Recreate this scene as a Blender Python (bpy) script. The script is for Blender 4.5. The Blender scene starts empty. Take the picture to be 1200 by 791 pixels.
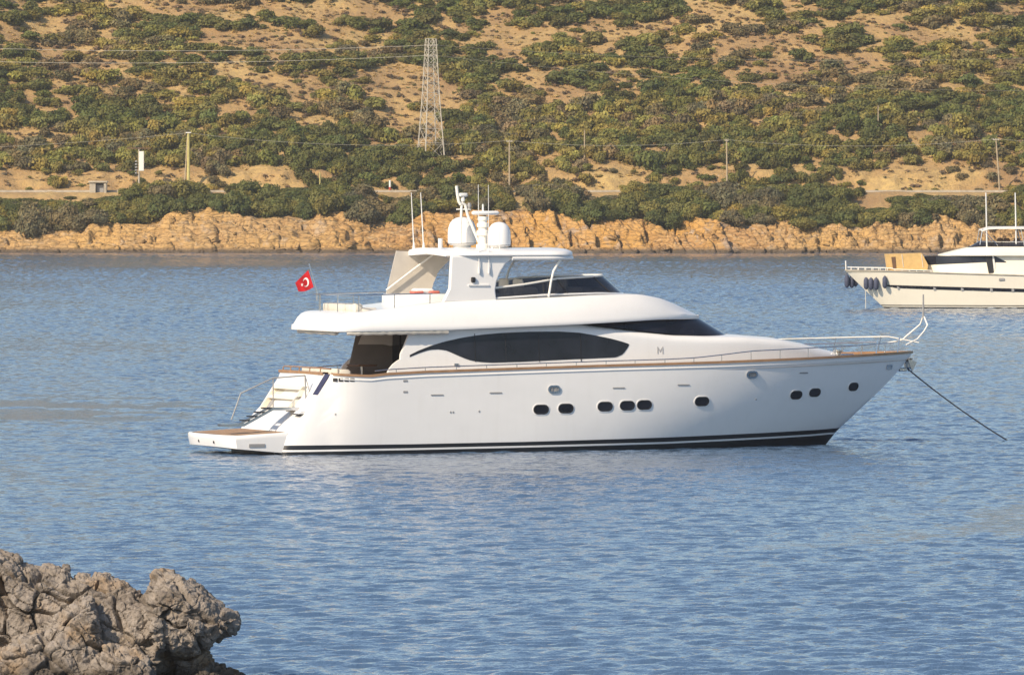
import bpy, bmesh, math, random
import numpy as np
from mathutils import Vector, Matrix, noise as mnoise

random.seed(7)
scene = bpy.context.scene
COL = scene.collection

# ------------------------------------------------------------------ camera
F, CAM_H, HORIZON = 8800.0, 10.0, 215.0        # focal length in photo pixels, eye height, eye-level row
cam_d = bpy.data.cameras.new('camera')
cam = bpy.data.objects.new('camera', cam_d)
COL.objects.link(cam)
cam_d.sensor_width = 36.0
cam_d.lens = 36.0 * F / 1200.0
cam_d.clip_start, cam_d.clip_end = 1.0, 9000.0
cam.location = (0, 0, CAM_H)
cam.rotation_euler = (math.radians(90) - math.atan((395.5 - HORIZON) / F), 0, 0)
scene.camera = cam

# ------------------------------------------------------------------ light
SUN_EL, SUN_AZ = 35.0, 221.0                   # degrees; azimuth clockwise from +Y (the view direction)
w = bpy.data.worlds.new('World')
scene.world = w
w.use_nodes = True
nt = w.node_tree
sky = nt.nodes.new('ShaderNodeTexSky')
sky.sky_type = 'NISHITA'
sky.sun_disc = False
sky.sun_elevation = math.radians(SUN_EL)
sky.sun_rotation = math.radians(SUN_AZ)
sky.air_density, sky.dust_density, sky.ozone_density = 1.0, 1.0, 1.6
nt.nodes['Background'].inputs[1].default_value = 0.10
nt.links.new(sky.outputs[0], nt.nodes['Background'].inputs[0])
sl = bpy.data.lights.new('sun', 'SUN')
sl.energy, sl.angle, sl.color = 3.9, math.radians(0.6), (1.0, 0.83, 0.62)
sun = bpy.data.objects.new('sun', sl)
COL.objects.link(sun)
_a, _e = math.radians(SUN_AZ), math.radians(SUN_EL)
to_sun = Vector((math.sin(_a) * math.cos(_e), math.cos(_a) * math.cos(_e), math.sin(_e)))
sun.rotation_euler = to_sun.to_track_quat('Z', 'Y').to_euler()
sun.location = to_sun * 300
vs = scene.view_settings
vs.view_transform, vs.look, vs.gamma, vs.use_curve_mapping = 'Standard', 'None', 1.0, False
vs.exposure = 0.56

# ------------------------------------------------------------------ materials
def new_mat(name):
    m = bpy.data.materials.new(name)
    m.use_nodes = True
    return m, m.node_tree, m.node_tree.nodes['Principled BSDF']

def node(nt, kind, **kw):
    n = nt.nodes.new(kind)
    for k, v in kw.items():
        setattr(n, k, v)
    return n

def ramp(nt, fac, stops):
    r = node(nt, 'ShaderNodeValToRGB')
    el = r.color_ramp.elements
    while len(el) < len(stops):
        el.new(0.5)
    for e, (p, c) in zip(el, stops):
        e.position = p
        e.color = (*c, 1) if len(c) == 3 else c
    nt.links.new(fac, r.inputs[0])
    return r.outputs[0]

def noise_tex(nt, vec, scale, detail=4, rough=0.55, dist=0.0):
    n = node(nt, 'ShaderNodeTexNoise')
    n.inputs['Scale'].default_value = scale
    n.inputs['Detail'].default_value = detail
    n.inputs['Roughness'].default_value = rough
    n.inputs['Distortion'].default_value = dist
    if vec is not None:
        nt.links.new(vec, n.inputs['Vector'])
    return n.outputs['Fac']

def coords(nt, scale=(1, 1, 1), rot=(0, 0, 0), out='Object'):
    tc = node(nt, 'ShaderNodeTexCoord')
    mp = node(nt, 'ShaderNodeMapping')
    mp.inputs['Scale'].default_value = scale
    mp.inputs['Rotation'].default_value = rot
    nt.links.new(tc.outputs[out], mp.inputs[0])
    return mp.outputs[0]

def mix(nt, fac, a, b, mode='MIX'):
    m = node(nt, 'ShaderNodeMix', data_type='RGBA', blend_type=mode)
    for s, v in ((m.inputs['Factor'], fac), (m.inputs['A'], a), (m.inputs['B'], b)):
        if hasattr(v, 'links') or isinstance(v, bpy.types.NodeSocket):
            nt.links.new(v, s)
        elif isinstance(v, (int, float)):
            s.default_value = v
        else:
            s.default_value = (*v, 1)
    return m.outputs['Result']

def bump(nt, h, strength, dist, normal=None):
    b = node(nt, 'ShaderNodeBump')
    b.inputs['Strength'].default_value = strength
    b.inputs['Distance'].default_value = dist
    nt.links.new(h, b.inputs['Height'])
    if normal is not None:
        nt.links.new(normal, b.inputs['Normal'])
    return b.outputs[0]

def plain(name, col, rough=0.5, metal=0.0, var=0.06, scale=1.5, coat=0.0, spec=0.5):
    m, nt, p = new_mat(name)
    f = noise_tex(nt, coords(nt), scale, 5)
    lo = tuple(c * (1 - var) for c in col)
    hi = tuple(min(1, c * (1 + var)) for c in col)
    nt.links.new(ramp(nt, f, [(0.3, lo), (0.7, hi)]), p.inputs['Base Color'])
    p.inputs['Roughness'].default_value = rough
    p.inputs['Metallic'].default_value = metal
    p.inputs['Coat Weight'].default_value = coat
    p.inputs['Coat Roughness'].default_value = 0.06
    p.inputs['Specular IOR Level'].default_value = spec
    return m

def gelcoat(name, col):
    m, nt, p = new_mat(name)
    v = coords(nt, (0.5, 0.5, 1.2))
    f = noise_tex(nt, v, 1.0, 5)
    st = noise_tex(nt, coords(nt, (5, 5, 0.35)), 1.0, 3)
    c = ramp(nt, f, [(0.3, tuple(x * 0.955 for x in col)), (0.7, col)])
    c = mix(nt, ramp(nt, st, [(0.52, (0, 0, 0)), (0.72, (0.10, 0.10, 0.10))]), c, tuple(x * .75 for x in (col[0], col[1] * .97, col[2] * .9)))
    nt.links.new(c, p.inputs['Base Color'])
    p.inputs['Roughness'].default_value = 0.32
    p.inputs['Coat Weight'].default_value = 0.35
    p.inputs['Coat Roughness'].default_value = 0.05
    nt.links.new(bump(nt, noise_tex(nt, coords(nt, (.6, .6, .6)), 1.0, 2), 0.25, 0.03), p.inputs['Normal'])
    return m

M = {}
M['white'] = gelcoat('white_gelcoat', (0.82, 0.815, 0.80))
M['cream'] = gelcoat('cream_gelcoat', (0.82, 0.77, 0.64))
M['black'] = plain('black_antifouling', (0.012, 0.013, 0.016), 0.35, var=0.2)
M['glass'] = plain('dark_tinted_glass', (0.013, 0.014, 0.021), 0.07, var=0.55, scale=0.9, spec=0.38)
M['dark'] = plain('dark_rubber', (0.015, 0.015, 0.018), 0.6, var=0.2)
M['navy'] = plain('navy_gap_shade', (0.03, 0.035, 0.09), 0.85, var=0.2, scale=6)  # dark fill colour painting the shade of the stair gap
M['steel'] = plain('polished_steel', (0.62, 0.62, 0.62), 0.22, 1.0, var=0.05)
M['vinyl'] = plain('pale_vinyl', (0.62, 0.58, 0.50), 0.6, var=0.08, scale=4)
M['canvas'] = plain('tan_canvas', (0.60, 0.40, 0.16), 0.9, var=0.12, scale=3)
M['awning'] = plain('beige_awning_cloth', (0.54, 0.50, 0.44), 0.9, var=0.08, scale=2)
M['brown'] = plain('brown_trim', (0.13, 0.07, 0.035), 0.7, var=0.2)
M['shaded_wall'] = plain('shaded_cockpit_wall', (0.21, 0.19, 0.175), 0.6, var=0.08)  # the shade under the overhang is darkened into this wall colour
M['radome'] = plain('radome_plastic', (0.80, 0.80, 0.79), 0.42, var=0.03)
M['antenna'] = plain('white_fibreglass', (0.72, 0.72, 0.70), 0.45, var=0.04)
M['grey'] = plain('grey_plastic', (0.28, 0.28, 0.28), 0.5, var=0.08)
M['red'] = plain('red_flag_cloth', (0.45, 0.006, 0.012), 0.85, var=0.12, scale=5)
M['flagwhite'] = plain('white_flag_cloth', (0.8, 0.78, 0.76), 0.85, var=0.04)
M['emblem'] = plain('brushed_emblem', (0.46, 0.46, 0.46), 0.5, var=0.05)
M['rope'] = plain('dark_mooring_rope', (0.045, 0.045, 0.05), 0.9, var=0.25, scale=12)
M['fender'] = plain('blue_grey_fender', (0.055, 0.065, 0.11), 0.75, var=0.2, scale=3)
M['pinkish'] = plain('coral_cushion', (0.55, 0.16, 0.12), 0.85, var=0.1)
M['concrete'] = plain('weathered_concrete', (0.40, 0.36, 0.29), 0.85, var=0.2, scale=1.5)
M['wood'] = plain('weathered_pole_wood', (0.36, 0.29, 0.19), 0.85, var=0.25, scale=1.2)
M['galv'] = plain('galvanised_lattice', (0.50, 0.46, 0.38), 0.55, var=0.12, scale=0.6)
M['wire'] = plain('aluminium_wire', (0.42, 0.40, 0.34), 0.6, var=0.1)
M['whitepaint'] = plain('white_paint', (0.78, 0.76, 0.70), 0.6, var=0.05)
M['redpaint'] = plain('faded_red_paint', (0.45, 0.06, 0.04), 0.7, var=0.15)
M['yellowpole'] = plain('yellowed_pole', (0.50, 0.44, 0.16), 0.8, var=0.15)

def mat_teak():
    m, nt, p = new_mat('teak_planks')
    f = noise_tex(nt, coords(nt, (1.2, 12, 12)), 2.0, 5)
    c = ramp(nt, f, [(0.25, (0.30, 0.17, 0.085)), (0.6, (0.44, 0.27, 0.14)), (0.85, (0.52, 0.35, 0.20))])
    wv = node(nt, 'ShaderNodeTexWave', wave_type='BANDS', bands_direction='Y')
    wv.inputs['Scale'].default_value = 4.5
    nt.links.new(coords(nt), wv.inputs['Vector'])
    c = mix(nt, ramp(nt, wv.outputs['Fac'], [(0.02, (1, 1, 1)), (0.08, (0, 0, 0))]), c, (0.05, 0.04, 0.03))
    nt.links.new(c, p.inputs['Base Color'])
    p.inputs['Roughness'].default_value = 0.6
    return m
M['teak'] = mat_teak()
M['varnish'] = plain('varnished_teak_rail', (0.33, 0.19, 0.10), 0.35, var=0.2, scale=3, coat=0.3)

def mat_smoked():
    m, nt, p = new_mat('smoked_screen')
    p.inputs['Base Color'].default_value = (0.02, 0.022, 0.03, 1)
    p.inputs['Roughness'].default_value = 0.05
    tr = node(nt, 'ShaderNodeBsdfTransparent')
    tr.inputs[0].default_value = (0.55, 0.55, 0.60, 1)
    ms = node(nt, 'ShaderNodeMixShader')
    ms.inputs[0].default_value = 0.78
    nt.links.new(tr.outputs[0], ms.inputs[1])
    nt.links.new(p.outputs[0], ms.inputs[2])
    nt.links.new(ms.outputs[0], nt.nodes['Material Output'].inputs[0])
    return m
M['smoked'] = mat_smoked()

# ------------------------------------------------------------------ mesh helpers
class MB:
    """collects shapes and links them as ONE mesh object"""
    def __init__(self):
        self.v, self.f, self.mi = [], [], []
    def add(self, verts, faces, mi=0):
        o = len(self.v)
        self.v += [tuple(p) for p in verts]
        self.f += [tuple(i + o for i in fc) for fc in faces]
        self.mi += [mi] * len(faces)
        return self
    def box(self, c, s, rz=0.0, mi=0, bev=0.0):
        hx, hy, hz = s[0] / 2, s[1] / 2, s[2] / 2
        b = min(bev, hx * .9, hy * .9, hz * .9)
        if b <= 0:
            pts = [(x, y, z) for z in (-hz, hz) for x, y in ((-hx, -hy), (hx, -hy), (hx, hy), (-hx, hy))]
            fs = [(3, 2, 1, 0), (4, 5, 6, 7)] + [(i, (i + 1) % 4, 4 + (i + 1) % 4, 4 + i) for i in range(4)]
        else:
            def ring(ix, z):
                x, y, q = hx - ix, hy - ix, b
                return [(-x + q, -y, z), (x - q, -y, z), (x, -y + q, z), (x, y - q, z), (x - q, y, z), (-x + q, y, z), (-x, y - q, z), (-x, -y + q, z)]
            rings = [ring(b * .8, -hz), ring(0, -hz + b), ring(0, hz - b), ring(b * .8, hz)]
            pts = [p for r in rings for p in r]
            fs = [tuple(range(7, -1, -1)), tuple(range(24, 32))]
            for k in range(3):
                fs += [(k * 8 + i, k * 8 + (i + 1) % 8, k * 8 + 8 + (i + 1) % 8, k * 8 + 8 + i) for i in range(8)]
        cr, sr = math.cos(rz), math.sin(rz)
        return self.add([(c[0] + x * cr - y * sr, c[1] + x * sr + y * cr, c[2] + z) for x, y, z in pts], fs, mi)
    def tube(self, pts, r, n=8, mi=0, cap=True):
        pts = [Vector(p) for p in pts]
        rs = r if isinstance(r, (list, tuple)) else [r] * len(pts)
        verts, faces = [], []
        up = None
        for i, p in enumerate(pts):
            t = (pts[min(i + 1, len(pts) - 1)] - pts[max(i - 1, 0)]).normalized()
            if up is None:
                up = t.orthogonal().normalized()
            up = (up - t * up.dot(t)).normalized()
            sd = t.cross(up)
            verts += [p + (up * math.cos(2 * math.pi * k / n) + sd * math.sin(2 * math.pi * k / n)) * rs[i] for k in range(n)]
        for i in range(len(pts) - 1):
            faces += [(i * n + k, i * n + (k + 1) % n, (i + 1) * n + (k + 1) % n, (i + 1) * n + k) for k in range(n)]
        if cap:
            faces += [tuple(range(n - 1, -1, -1)), tuple(range((len(pts) - 1) * n, len(pts) * n))]
        return self.add(verts, faces, mi)
    def lathe(self, c, prof, n=24, mi=0):
        verts, faces = [], []
        for r, z in prof:
            verts += [(c[0] + r * math.cos(2 * math.pi * k / n), c[1] + r * math.sin(2 * math.pi * k / n), c[2] + z) for k in range(n)]
        for i in range(len(prof) - 1):
            faces += [(i * n + k, i * n + (k + 1) % n, (i + 1) * n + (k + 1) % n, (i + 1) * n + k) for k in range(n)]
        faces += [tuple(range(n - 1, -1, -1)), tuple(range((len(prof) - 1) * n, len(prof) * n))]
        return self.add(verts, faces, mi)
    def grid(self, rows, mi=0, closed=False, mif=None):
        n = len(rows[0])
        verts = [p for r in rows for p in r]
        faces, mis = [], []
        for i in range(len(rows) - 1):
            for k in range(n if closed else n - 1):
                faces.append((i * n + k, i * n + (k + 1) % n, (i + 1) * n + (k + 1) % n, (i + 1) * n + k))
                mis.append(mif(i, k) if mif else mi)
        self.add(verts, faces, mi)
        self.mi[-len(faces):] = mis
        return self
    def prism(self, poly, y0, y1, mi=0, axis='y'):
        n = len(poly)
        if axis == 'y':
            verts = [(x, y0, z) for x, z in poly] + [(x, y1, z) for x, z in poly]
        elif axis == 'z':
            verts = [(x, y, y0) for x, y in poly] + [(x, y, y1) for x, y in poly]
        else:
            verts = [(y0, x, z) for x, z in poly] + [(y1, x, z) for x, z in poly]
        faces = [tuple(range(n)), tuple(range(2 * n - 1, n - 1, -1))] + [(i, n + i, n + (i + 1) % n, (i + 1) % n) for i in range(n)]
        return self.add(verts, faces, mi)
    def build(self, name, mats, parent=None, smooth=False, angle=40, loc=None):
        me = bpy.data.meshes.new(name)
        me.from_pydata(self.v, [], self.f)
        for m in (mats if isinstance(mats, (list, tuple)) else [mats]):
            me.materials.append(m)
        me.polygons.foreach_set('material_index', self.mi)
        bm = bmesh.new()
        bm.from_mesh(me)
        bmesh.ops.remove_doubles(bm, verts=bm.verts, dist=0.0004)
        bmesh.ops.recalc_face_normals(bm, faces=bm.faces)
        bm.to_mesh(me)
        bm.free()
        if smooth:
            me.polygons.foreach_set('use_smooth', [True] * len(me.polygons))
            me.set_sharp_from_angle(angle=math.radians(angle))
        o = bpy.data.objects.new(name, me)
        COL.objects.link(o)
        if parent is not None:
            o.parent = parent
        if loc is not None:
            o.location = loc
        return o

def tag(o, label=None, cat=None, group=None, kind=None, category=None):
    cat = cat or category
    for k, v in (('label', label), ('category', cat), ('group', group), ('kind', kind)):
        if v:
            o[k] = v
    return o

def empty(name, loc, rz=0.0, **kw):
    o = bpy.data.objects.new(name, None)
    COL.objects.link(o)
    o.location = loc
    o.rotation_euler = (0, 0, rz)
    o.empty_display_size = 0.5
    return tag(o, **kw)

def copy_thing(o, loc, rz=None, **kw):
    c = o.copy()
    COL.objects.link(c)
    c.location = loc
    if rz is not None:
        c.rotation_euler = (0, 0, rz)
    for ch in list(o.children):
        d = ch.copy()
        COL.objects.link(d)
        d.parent = c
        for g in list(ch.children):
            e = g.copy()
            COL.objects.link(e)
            e.parent = d
    return tag(c, **kw)

def at(px, py, d):
    """a point of the world seen at that photo pixel, d metres away"""
    return Vector(((px - 600) / F * d, d, CAM_H - (py - HORIZON) / F * d))

# ------------------------------------------------------------------ vector noise (numpy)
def _hash(ix, iy, iz, seed):
    h = (ix.astype(np.int64) * 374761393 + iy.astype(np.int64) * 668265263 + iz.astype(np.int64) * 2147483647 + seed * 974634773) & 0xFFFFFFFF
    h = ((h ^ (h >> 13)) * 1274126177) & 0xFFFFFFFF
    h = ((h ^ (h >> 16)) * 2246822519) & 0xFFFFFFFF
    return ((h ^ (h >> 15)) & 0xFFFFFF) / float(0xFFFFFF)

def vnoise(x, y, z=None, seed=0):
    z = np.zeros_like(x) if z is None else z
    ix, iy, iz = np.floor(x), np.floor(y), np.floor(z)
    fx, fy, fz = x - ix, y - iy, z - iz
    fx, fy, fz = [t * t * t * (t * (t * 6 - 15) + 10) for t in (fx, fy, fz)]
    r = 0
    for dx in (0, 1):
        for dy in (0, 1):
            for dz in (0, 1):
                wgt = (fx if dx else 1 - fx) * (fy if dy else 1 - fy) * (fz if dz else 1 - fz)
                r = r + wgt * _hash(ix + dx, iy + dy, iz + dz, seed)
    return r * 2 - 1

def fbm(x, y, z=None, octv=4, seed=0, gain=0.5):
    r, a, s = 0, 1.0, 1.0
    for i in range(octv):
        r = r + a * vnoise(x * s, y * s, None if z is None else z * s, seed + i * 17)
        a *= gain
        s *= 2.03
    return r

def cells(x, y, z=None, seed=0, jit=0.9):
    """nearest jittered cell: its random value, distance to its point, gap to the second"""
    zz = np.zeros_like(x) if z is None else z
    ix, iy, iz = np.floor(x), np.floor(y), np.floor(zz)
    d1 = np.full(x.shape, 9.0)
    d2 = np.full(x.shape, 9.0)
    val = np.zeros(x.shape)
    cx, cy = np.zeros(x.shape), np.zeros(x.shape)
    for dx in (-1, 0, 1):
        for dy in (-1, 0, 1):
            for dz in ((0,) if z is None else (-1, 0, 1)):
                a, b, c = ix + dx, iy + dy, iz + dz
                px = a + .5 + jit * (_hash(a, b, c, seed) - .5)
                py = b + .5 + jit * (_hash(a, b, c, seed + 1) - .5)
                pz = c + .5 + jit * (_hash(a, b, c, seed + 2) - .5) if z is not None else 0
                d = np.sqrt((x - px) ** 2 + (y - py) ** 2 + ((zz - pz) ** 2 if z is not None else 0))
                near = d < d1
                d2 = np.where(near, d1, np.minimum(d2, d))
                val = np.where(near, _hash(a, b, c, seed + 3), val)
                cx, cy = np.where(near, x - px, cx), np.where(near, y - py, cy)
                d1 = np.where(near, d, d1)
    return val, d1, d2 - d1, cx, cy

# ================================================================== water
def mat_water():
    m, nt, p = new_mat('sea_water')
    p.inputs['Base Color'].default_value = (0.068, 0.124, 0.215, 1)
    p.inputs['Roughness'].default_value = 0.06
    p.inputs['IOR'].default_value = 1.333
    r1 = noise_tex(nt, coords(nt, (4.5, 2.6, 1)), 1.0, 3, 0.6, 0.3)
    nt.links.new(bump(nt, r1, 0.6, 0.10), p.inputs['Normal'])
    return m
WATER = mat_water()
def mat_far_water():
    m, nt, p = new_mat('open_water')
    p.inputs['Base Color'].default_value = (0.068, 0.124, 0.215, 1)
    p.inputs['Roughness'].default_value = 0.12
    p.inputs['IOR'].default_value = 1.333
    r1 = noise_tex(nt, coords(nt, (1.1, 0.42, 1)), 1.0, 4, 0.6, 0.3)
    nt.links.new(bump(nt, r1, 1.0, 2.2), p.inputs['Normal'])
    return m
# wind ripples as real waves: many short trains running roughly towards the viewer
wrng = np.random.default_rng(3)
TRAINS = []
for i in range(54):
    lam = 0.30 * (3.4 / 0.30) ** (i / 53.0)
    th = math.radians(-78) + wrng.normal() * .55
    TRAINS.append((lam, math.exp(-(math.log(lam / .80) / .62) ** 2) + .02, math.cos(th) * 2 * math.pi / lam, math.sin(th) * 2 * math.pi / lam, wrng.uniform(0, 6.28)))
def wave_z(x, y, dx, dy):
    """height of the rippled sea; trains too short for the local grid spacing are left out"""
    z = np.zeros_like(x)
    wsum = np.zeros_like(x)
    for lam, wt, kx, ky, ph in TRAINS:
        need = np.maximum(np.abs(kx) * dx, np.abs(ky) * dy)           # phase step per grid cell
        wgt = 1 - sstep(1.1, 1.9, need)
        env = 0.55 + 0.45 * np.sin(kx * .13 * x - ky * .11 * y + ph * 3) * np.sin(ky * .09 * x + kx * .17 * y + ph * 5)
        amp = lam * wt * wgt
        wsum += (wgt * wt * 2 * math.pi) ** 2 * .5 * .35
        z += amp * env * np.sin(kx * x + ky * y + ph)
    z = z * WAVE_SLOPE / np.sqrt(np.maximum(wsum, 1e-6))
    # gusts and calm streaks
    g = fbm(x * .03, y * .0085, octv=3, seed=601)
    a = np.clip(1.0 + .55 * g + .25 * fbm(x * .012, y * .003, octv=2, seed=613), .35, 1.5)
    px, py = 600 + F * x / y, HORIZON + F * CAM_H / y
    wob = 26 * fbm(x * .05, y * .012, octv=3, seed=603)
    def slick(cx, cy_, rx, ry, k, e=0.0):
        q = ((px - cx + 4 * wob) / rx) ** 2 + ((py - cy_ + .22 * wob - e * (px - cx)) / ry) ** 2
        return 1 - k * (1 - sstep(.5, 1.15, q))
    streak = sstep(-.6, .05, fbm(px * .012, py * .30, octv=3, seed=607))
    s1 = slick(125, 484, 225, 20, 1.0, .01)
    a = a * (1 - .93 * (1 - s1) * streak) * slick(1175, 606, 100, 24, .72, -.1) * slick(970, 632, 150, 8, .55, -.1) * slick(560, 546, 330, 12, .4)
    return z * a
WAVE_SLOPE = 0.14
def sea_rows():
    ys_, y = [], 118.0
    while y < 1079:
        ys_.append(y)
        y += 0.095 + 0.00052 * (y - 118)
    return np.array(ys_ + [1079.0])
def make_sea():
    ys_ = sea_rows()
    NXs = 720
    us_ = np.linspace(-1, 1, NXs) * (600 / F) * 1.95
    Y, U = np.meshgrid(ys_, us_, indexing='ij')
    X = U * (Y + 12)
    DX = (us_[1] - us_[0]) * Y
    DY = np.gradient(ys_)[:, None] * np.ones_like(Y)
    Z = wave_z(X, Y, DX, DY)
    edge = 1 - sstep(.96, 1.0, np.abs(U) / us_[-1])
    Z = Z * edge
    co = np.stack([X, Y, Z], -1).reshape(-1, 3)
    nr = len(ys_)
    i = np.arange(nr * NXs).reshape(nr, NXs)
    q = np.stack([i[:-1, :-1], i[:-1, 1:], i[1:, 1:], i[1:, :-1]], -1).reshape(-1, 4)
    n0 = len(co)
    # flat sea all round the rippled part
    W_ = us_[-1]
    ring = []
    for k, (ya, yb) in enumerate(((118.0, 1079.0),)):
        for s in (-1, 1):
            ring.append([(s * W_ * (ya + 12), ya, 0), (s * 2200, ya, 0), (s * 2200, yb, 0), (s * W_ * (yb + 12), yb, 0)])
    ring.append([(-2200, -80, 0), (2200, -80, 0), (2200, 118, 0), (-2200, 118, 0)])
    ring.append([(-2200, 1079, 0), (2200, 1079, 0), (2200, 1110, 0), (-2200, 1110, 0)])
    extra = np.array([p for r in ring for p in r], float)
    q2 = n0 + np.arange(len(extra)).reshape(-1, 4)
    co = np.concatenate([co, extra])
    q = np.concatenate([q, q2])
    me = bpy.data.meshes.new('sea')
    me.vertices.add(len(co))
    me.vertices.foreach_set('co', co.astype(np.float32).ravel())
    me.loops.add(q.size)
    me.loops.foreach_set('vertex_index', q.astype(np.int32).ravel())
    me.polygons.add(len(q))
    me.polygons.foreach_set('loop_start', (np.arange(len(q)) * 4).astype(np.int32))
    me.polygons.foreach_set('loop_total', np.full(len(q), 4, np.int32))
    me.polygons.foreach_set('use_smooth', np.ones(len(q), bool))
    me.update()
    me.materials.append(WATER)
    me.materials.append(mat_far_water())
    mi_w = np.zeros(len(q), np.int32)
    mi_w[-len(q2):] = 1
    me.polygons.foreach_set('material_index', mi_w)
    o = bpy.data.objects.new('sea', me)
    COL.objects.link(o)
    print('SEA', len(q), 'rms slope', float(np.sqrt(np.mean((np.diff(Z, axis=0) / np.diff(ys_)[:, None]) ** 2))), float(Z.std()))
    return tag(o, kind='structure')
def sstep(a, b, x):
    t = np.clip((x - a) / (b - a), 0, 1)
    return t * t * (3 - 2 * t)
make_sea()

# ================================================================== far shore and hill
SHORE = 1073.0
CT = np.array([(-400, 268), (0, 273), (45, 276), (95, 274), (105, 262), (150, 264), (185, 266), (195, 254), (245, 252), (255, 256), (300, 257), (340, 258),
               (365, 263), (375, 254), (420, 258), (440, 265), (475, 265), (482, 260), (500, 250), (540, 252), (600, 253), (645, 254), (668, 256), (690, 263),
               (730, 262), (778, 270), (790, 262), (830, 263), (860, 268), (900, 263), (925, 262), (950, 272), (975, 265), (1010, 270), (1030, 262),
               (1060, 270), (1082, 270), (1100, 258), (1130, 266), (1160, 272), (1200, 274), (1600, 270)], float)

def sstep(a, b, x):
    t = np.clip((x - a) / (b - a), 0, 1)
    return t * t * (3 - 2 * t)

def terrain(x, y):
    px = 600 + F * x / y
    d = y - SHORE - 1.2 * fbm(x * .07, y * 0 + 3.3, octv=3, seed=5)
    top = 10 - (np.interp(px, CT[:, 0], CT[:, 1]) - 215) * 1082 / F        # height where the rock gives way to shrubs
    top = top + 0.35 + .5 * fbm(x * .22, x * 0 + 1.7, octv=3, seed=8)
    # rock: level beds on the left, slabs dipping to the right in the middle, blocks on the right
    wob = fbm(x * .35, d * .35, octv=3, seed=11)
    ms = sstep(-16, -9, x + 3 * wob) * (1 - sstep(34, 42, x + 3 * wob))
    mr = sstep(34, 42, x + 3 * wob)
    ml = 1 - ms - mr
    def beds(u, v, s, a, cr, w, ter):
        val, d1, gap, cx, cy = cells(u, v, seed=s)
        return (val - .5) * a + cx * a * .35 - cy * ter, -cr * np.exp(-(gap / w) ** 2)
    # each block is shifted in or out of the slope and flattened into a ledge
    s1, k1 = beds((x + 1.05 * d) / 2.7 + .14 * wob, (x - d) / 8.0 + .2 * wob, 21, 2.9, 1.2, .09, .0)
    s2, k2 = beds((x + 1.05 * d) / 1.0, (x - d) / 2.6 + .3 * wob, 23, 1.2, .45, .09, .2)
    l1, q1 = beds(x / 7.0 + .2 * wob, (d + .16 * x) / 1.25 + .25 * wob, 25, 1.6, .8, .08, .85)
    l2, q2 = beds(x / 3.6 + .2 * wob, (d + .16 * x) / .5, 27, .5, .25, .08, .3)
    r1, t1 = beds(x / 2.1 + .2 * wob, (d + .3 * x) / 1.2 + .3 * wob, 29, 2.2, .8, .08, .6)
    r2, t2 = beds(x / .9, (d + .3 * x) / .6, 33, .7, .3, .10, .3)
    blk = ms * (s1 + s2) + ml * (l1 + l2) + mr * (r1 + r2)
    crack = ms * (k1 + k2) + ml * (q1 + q2) + mr * (t1 + t2)
    rough = 0.12 * fbm(x * 2.6, d * 2.6, octv=4, seed=31)
    de = d + blk * np.clip(d / 1.0, 0, 1)
    ramp_ = np.clip(de / 6.5, 0, 1.06) ** 0.85
    rock_z = top * ramp_ + (crack * 1.3 + rough) * np.clip(d / .8, 0, 1) + .25 * fbm(x * .6, d * .6, octv=2, seed=37) * np.clip(d / 2, 0, 1)
    rock_z = np.where(d < 0, d * .5 + .1 * rough, rock_z)
    # bank up to the road, road shelf, cut, hill
    bank_t = sstep(6.0, 23.5, d)
    bank_z = top + (8.7 - top) * bank_t + 0.25 * fbm(x * .25, d * .25, octv=3, seed=51) * (bank_t < .98)
    z = rock_z * (1 - sstep(5.8, 7.6, d)) + bank_z * sstep(5.8, 7.6, d)
    cutn = fbm(x * .35, d * .5, octv=4, seed=61)
    v3, f1, g3, c3, c4 = cells(x / 1.3 + .3 * cutn, d / 1.0, seed=71)
    cut_z = 8.7 + 2.6 * sstep(31.5, 36.5, d) * (1 + .25 * fbm(x * .06, x * 0, octv=2, seed=66)) + (sstep(31.2, 32.5, d) * (1 - sstep(36, 40, d))) * ((v3 - .5) * .8 + .3 * cutn)
    z = np.where(d > 31.0, cut_z, np.where(d > 23.5, 8.7, z))
    hill = np.maximum(d - 36, 0)
    hz = 0.355 * hill + 1.5 * fbm(x * .021, y * .021, octv=3, seed=81) * sstep(0, 25, hill) + 0.28 * fbm(x * .4, y * .4, octv=3, seed=91) * sstep(0, 4, hill)
    # beyond the frame the slope eases off into a crest
    hz = np.where(hz > 46, 46 + (hz - 46) * .25, hz)
    return z + hz

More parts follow.
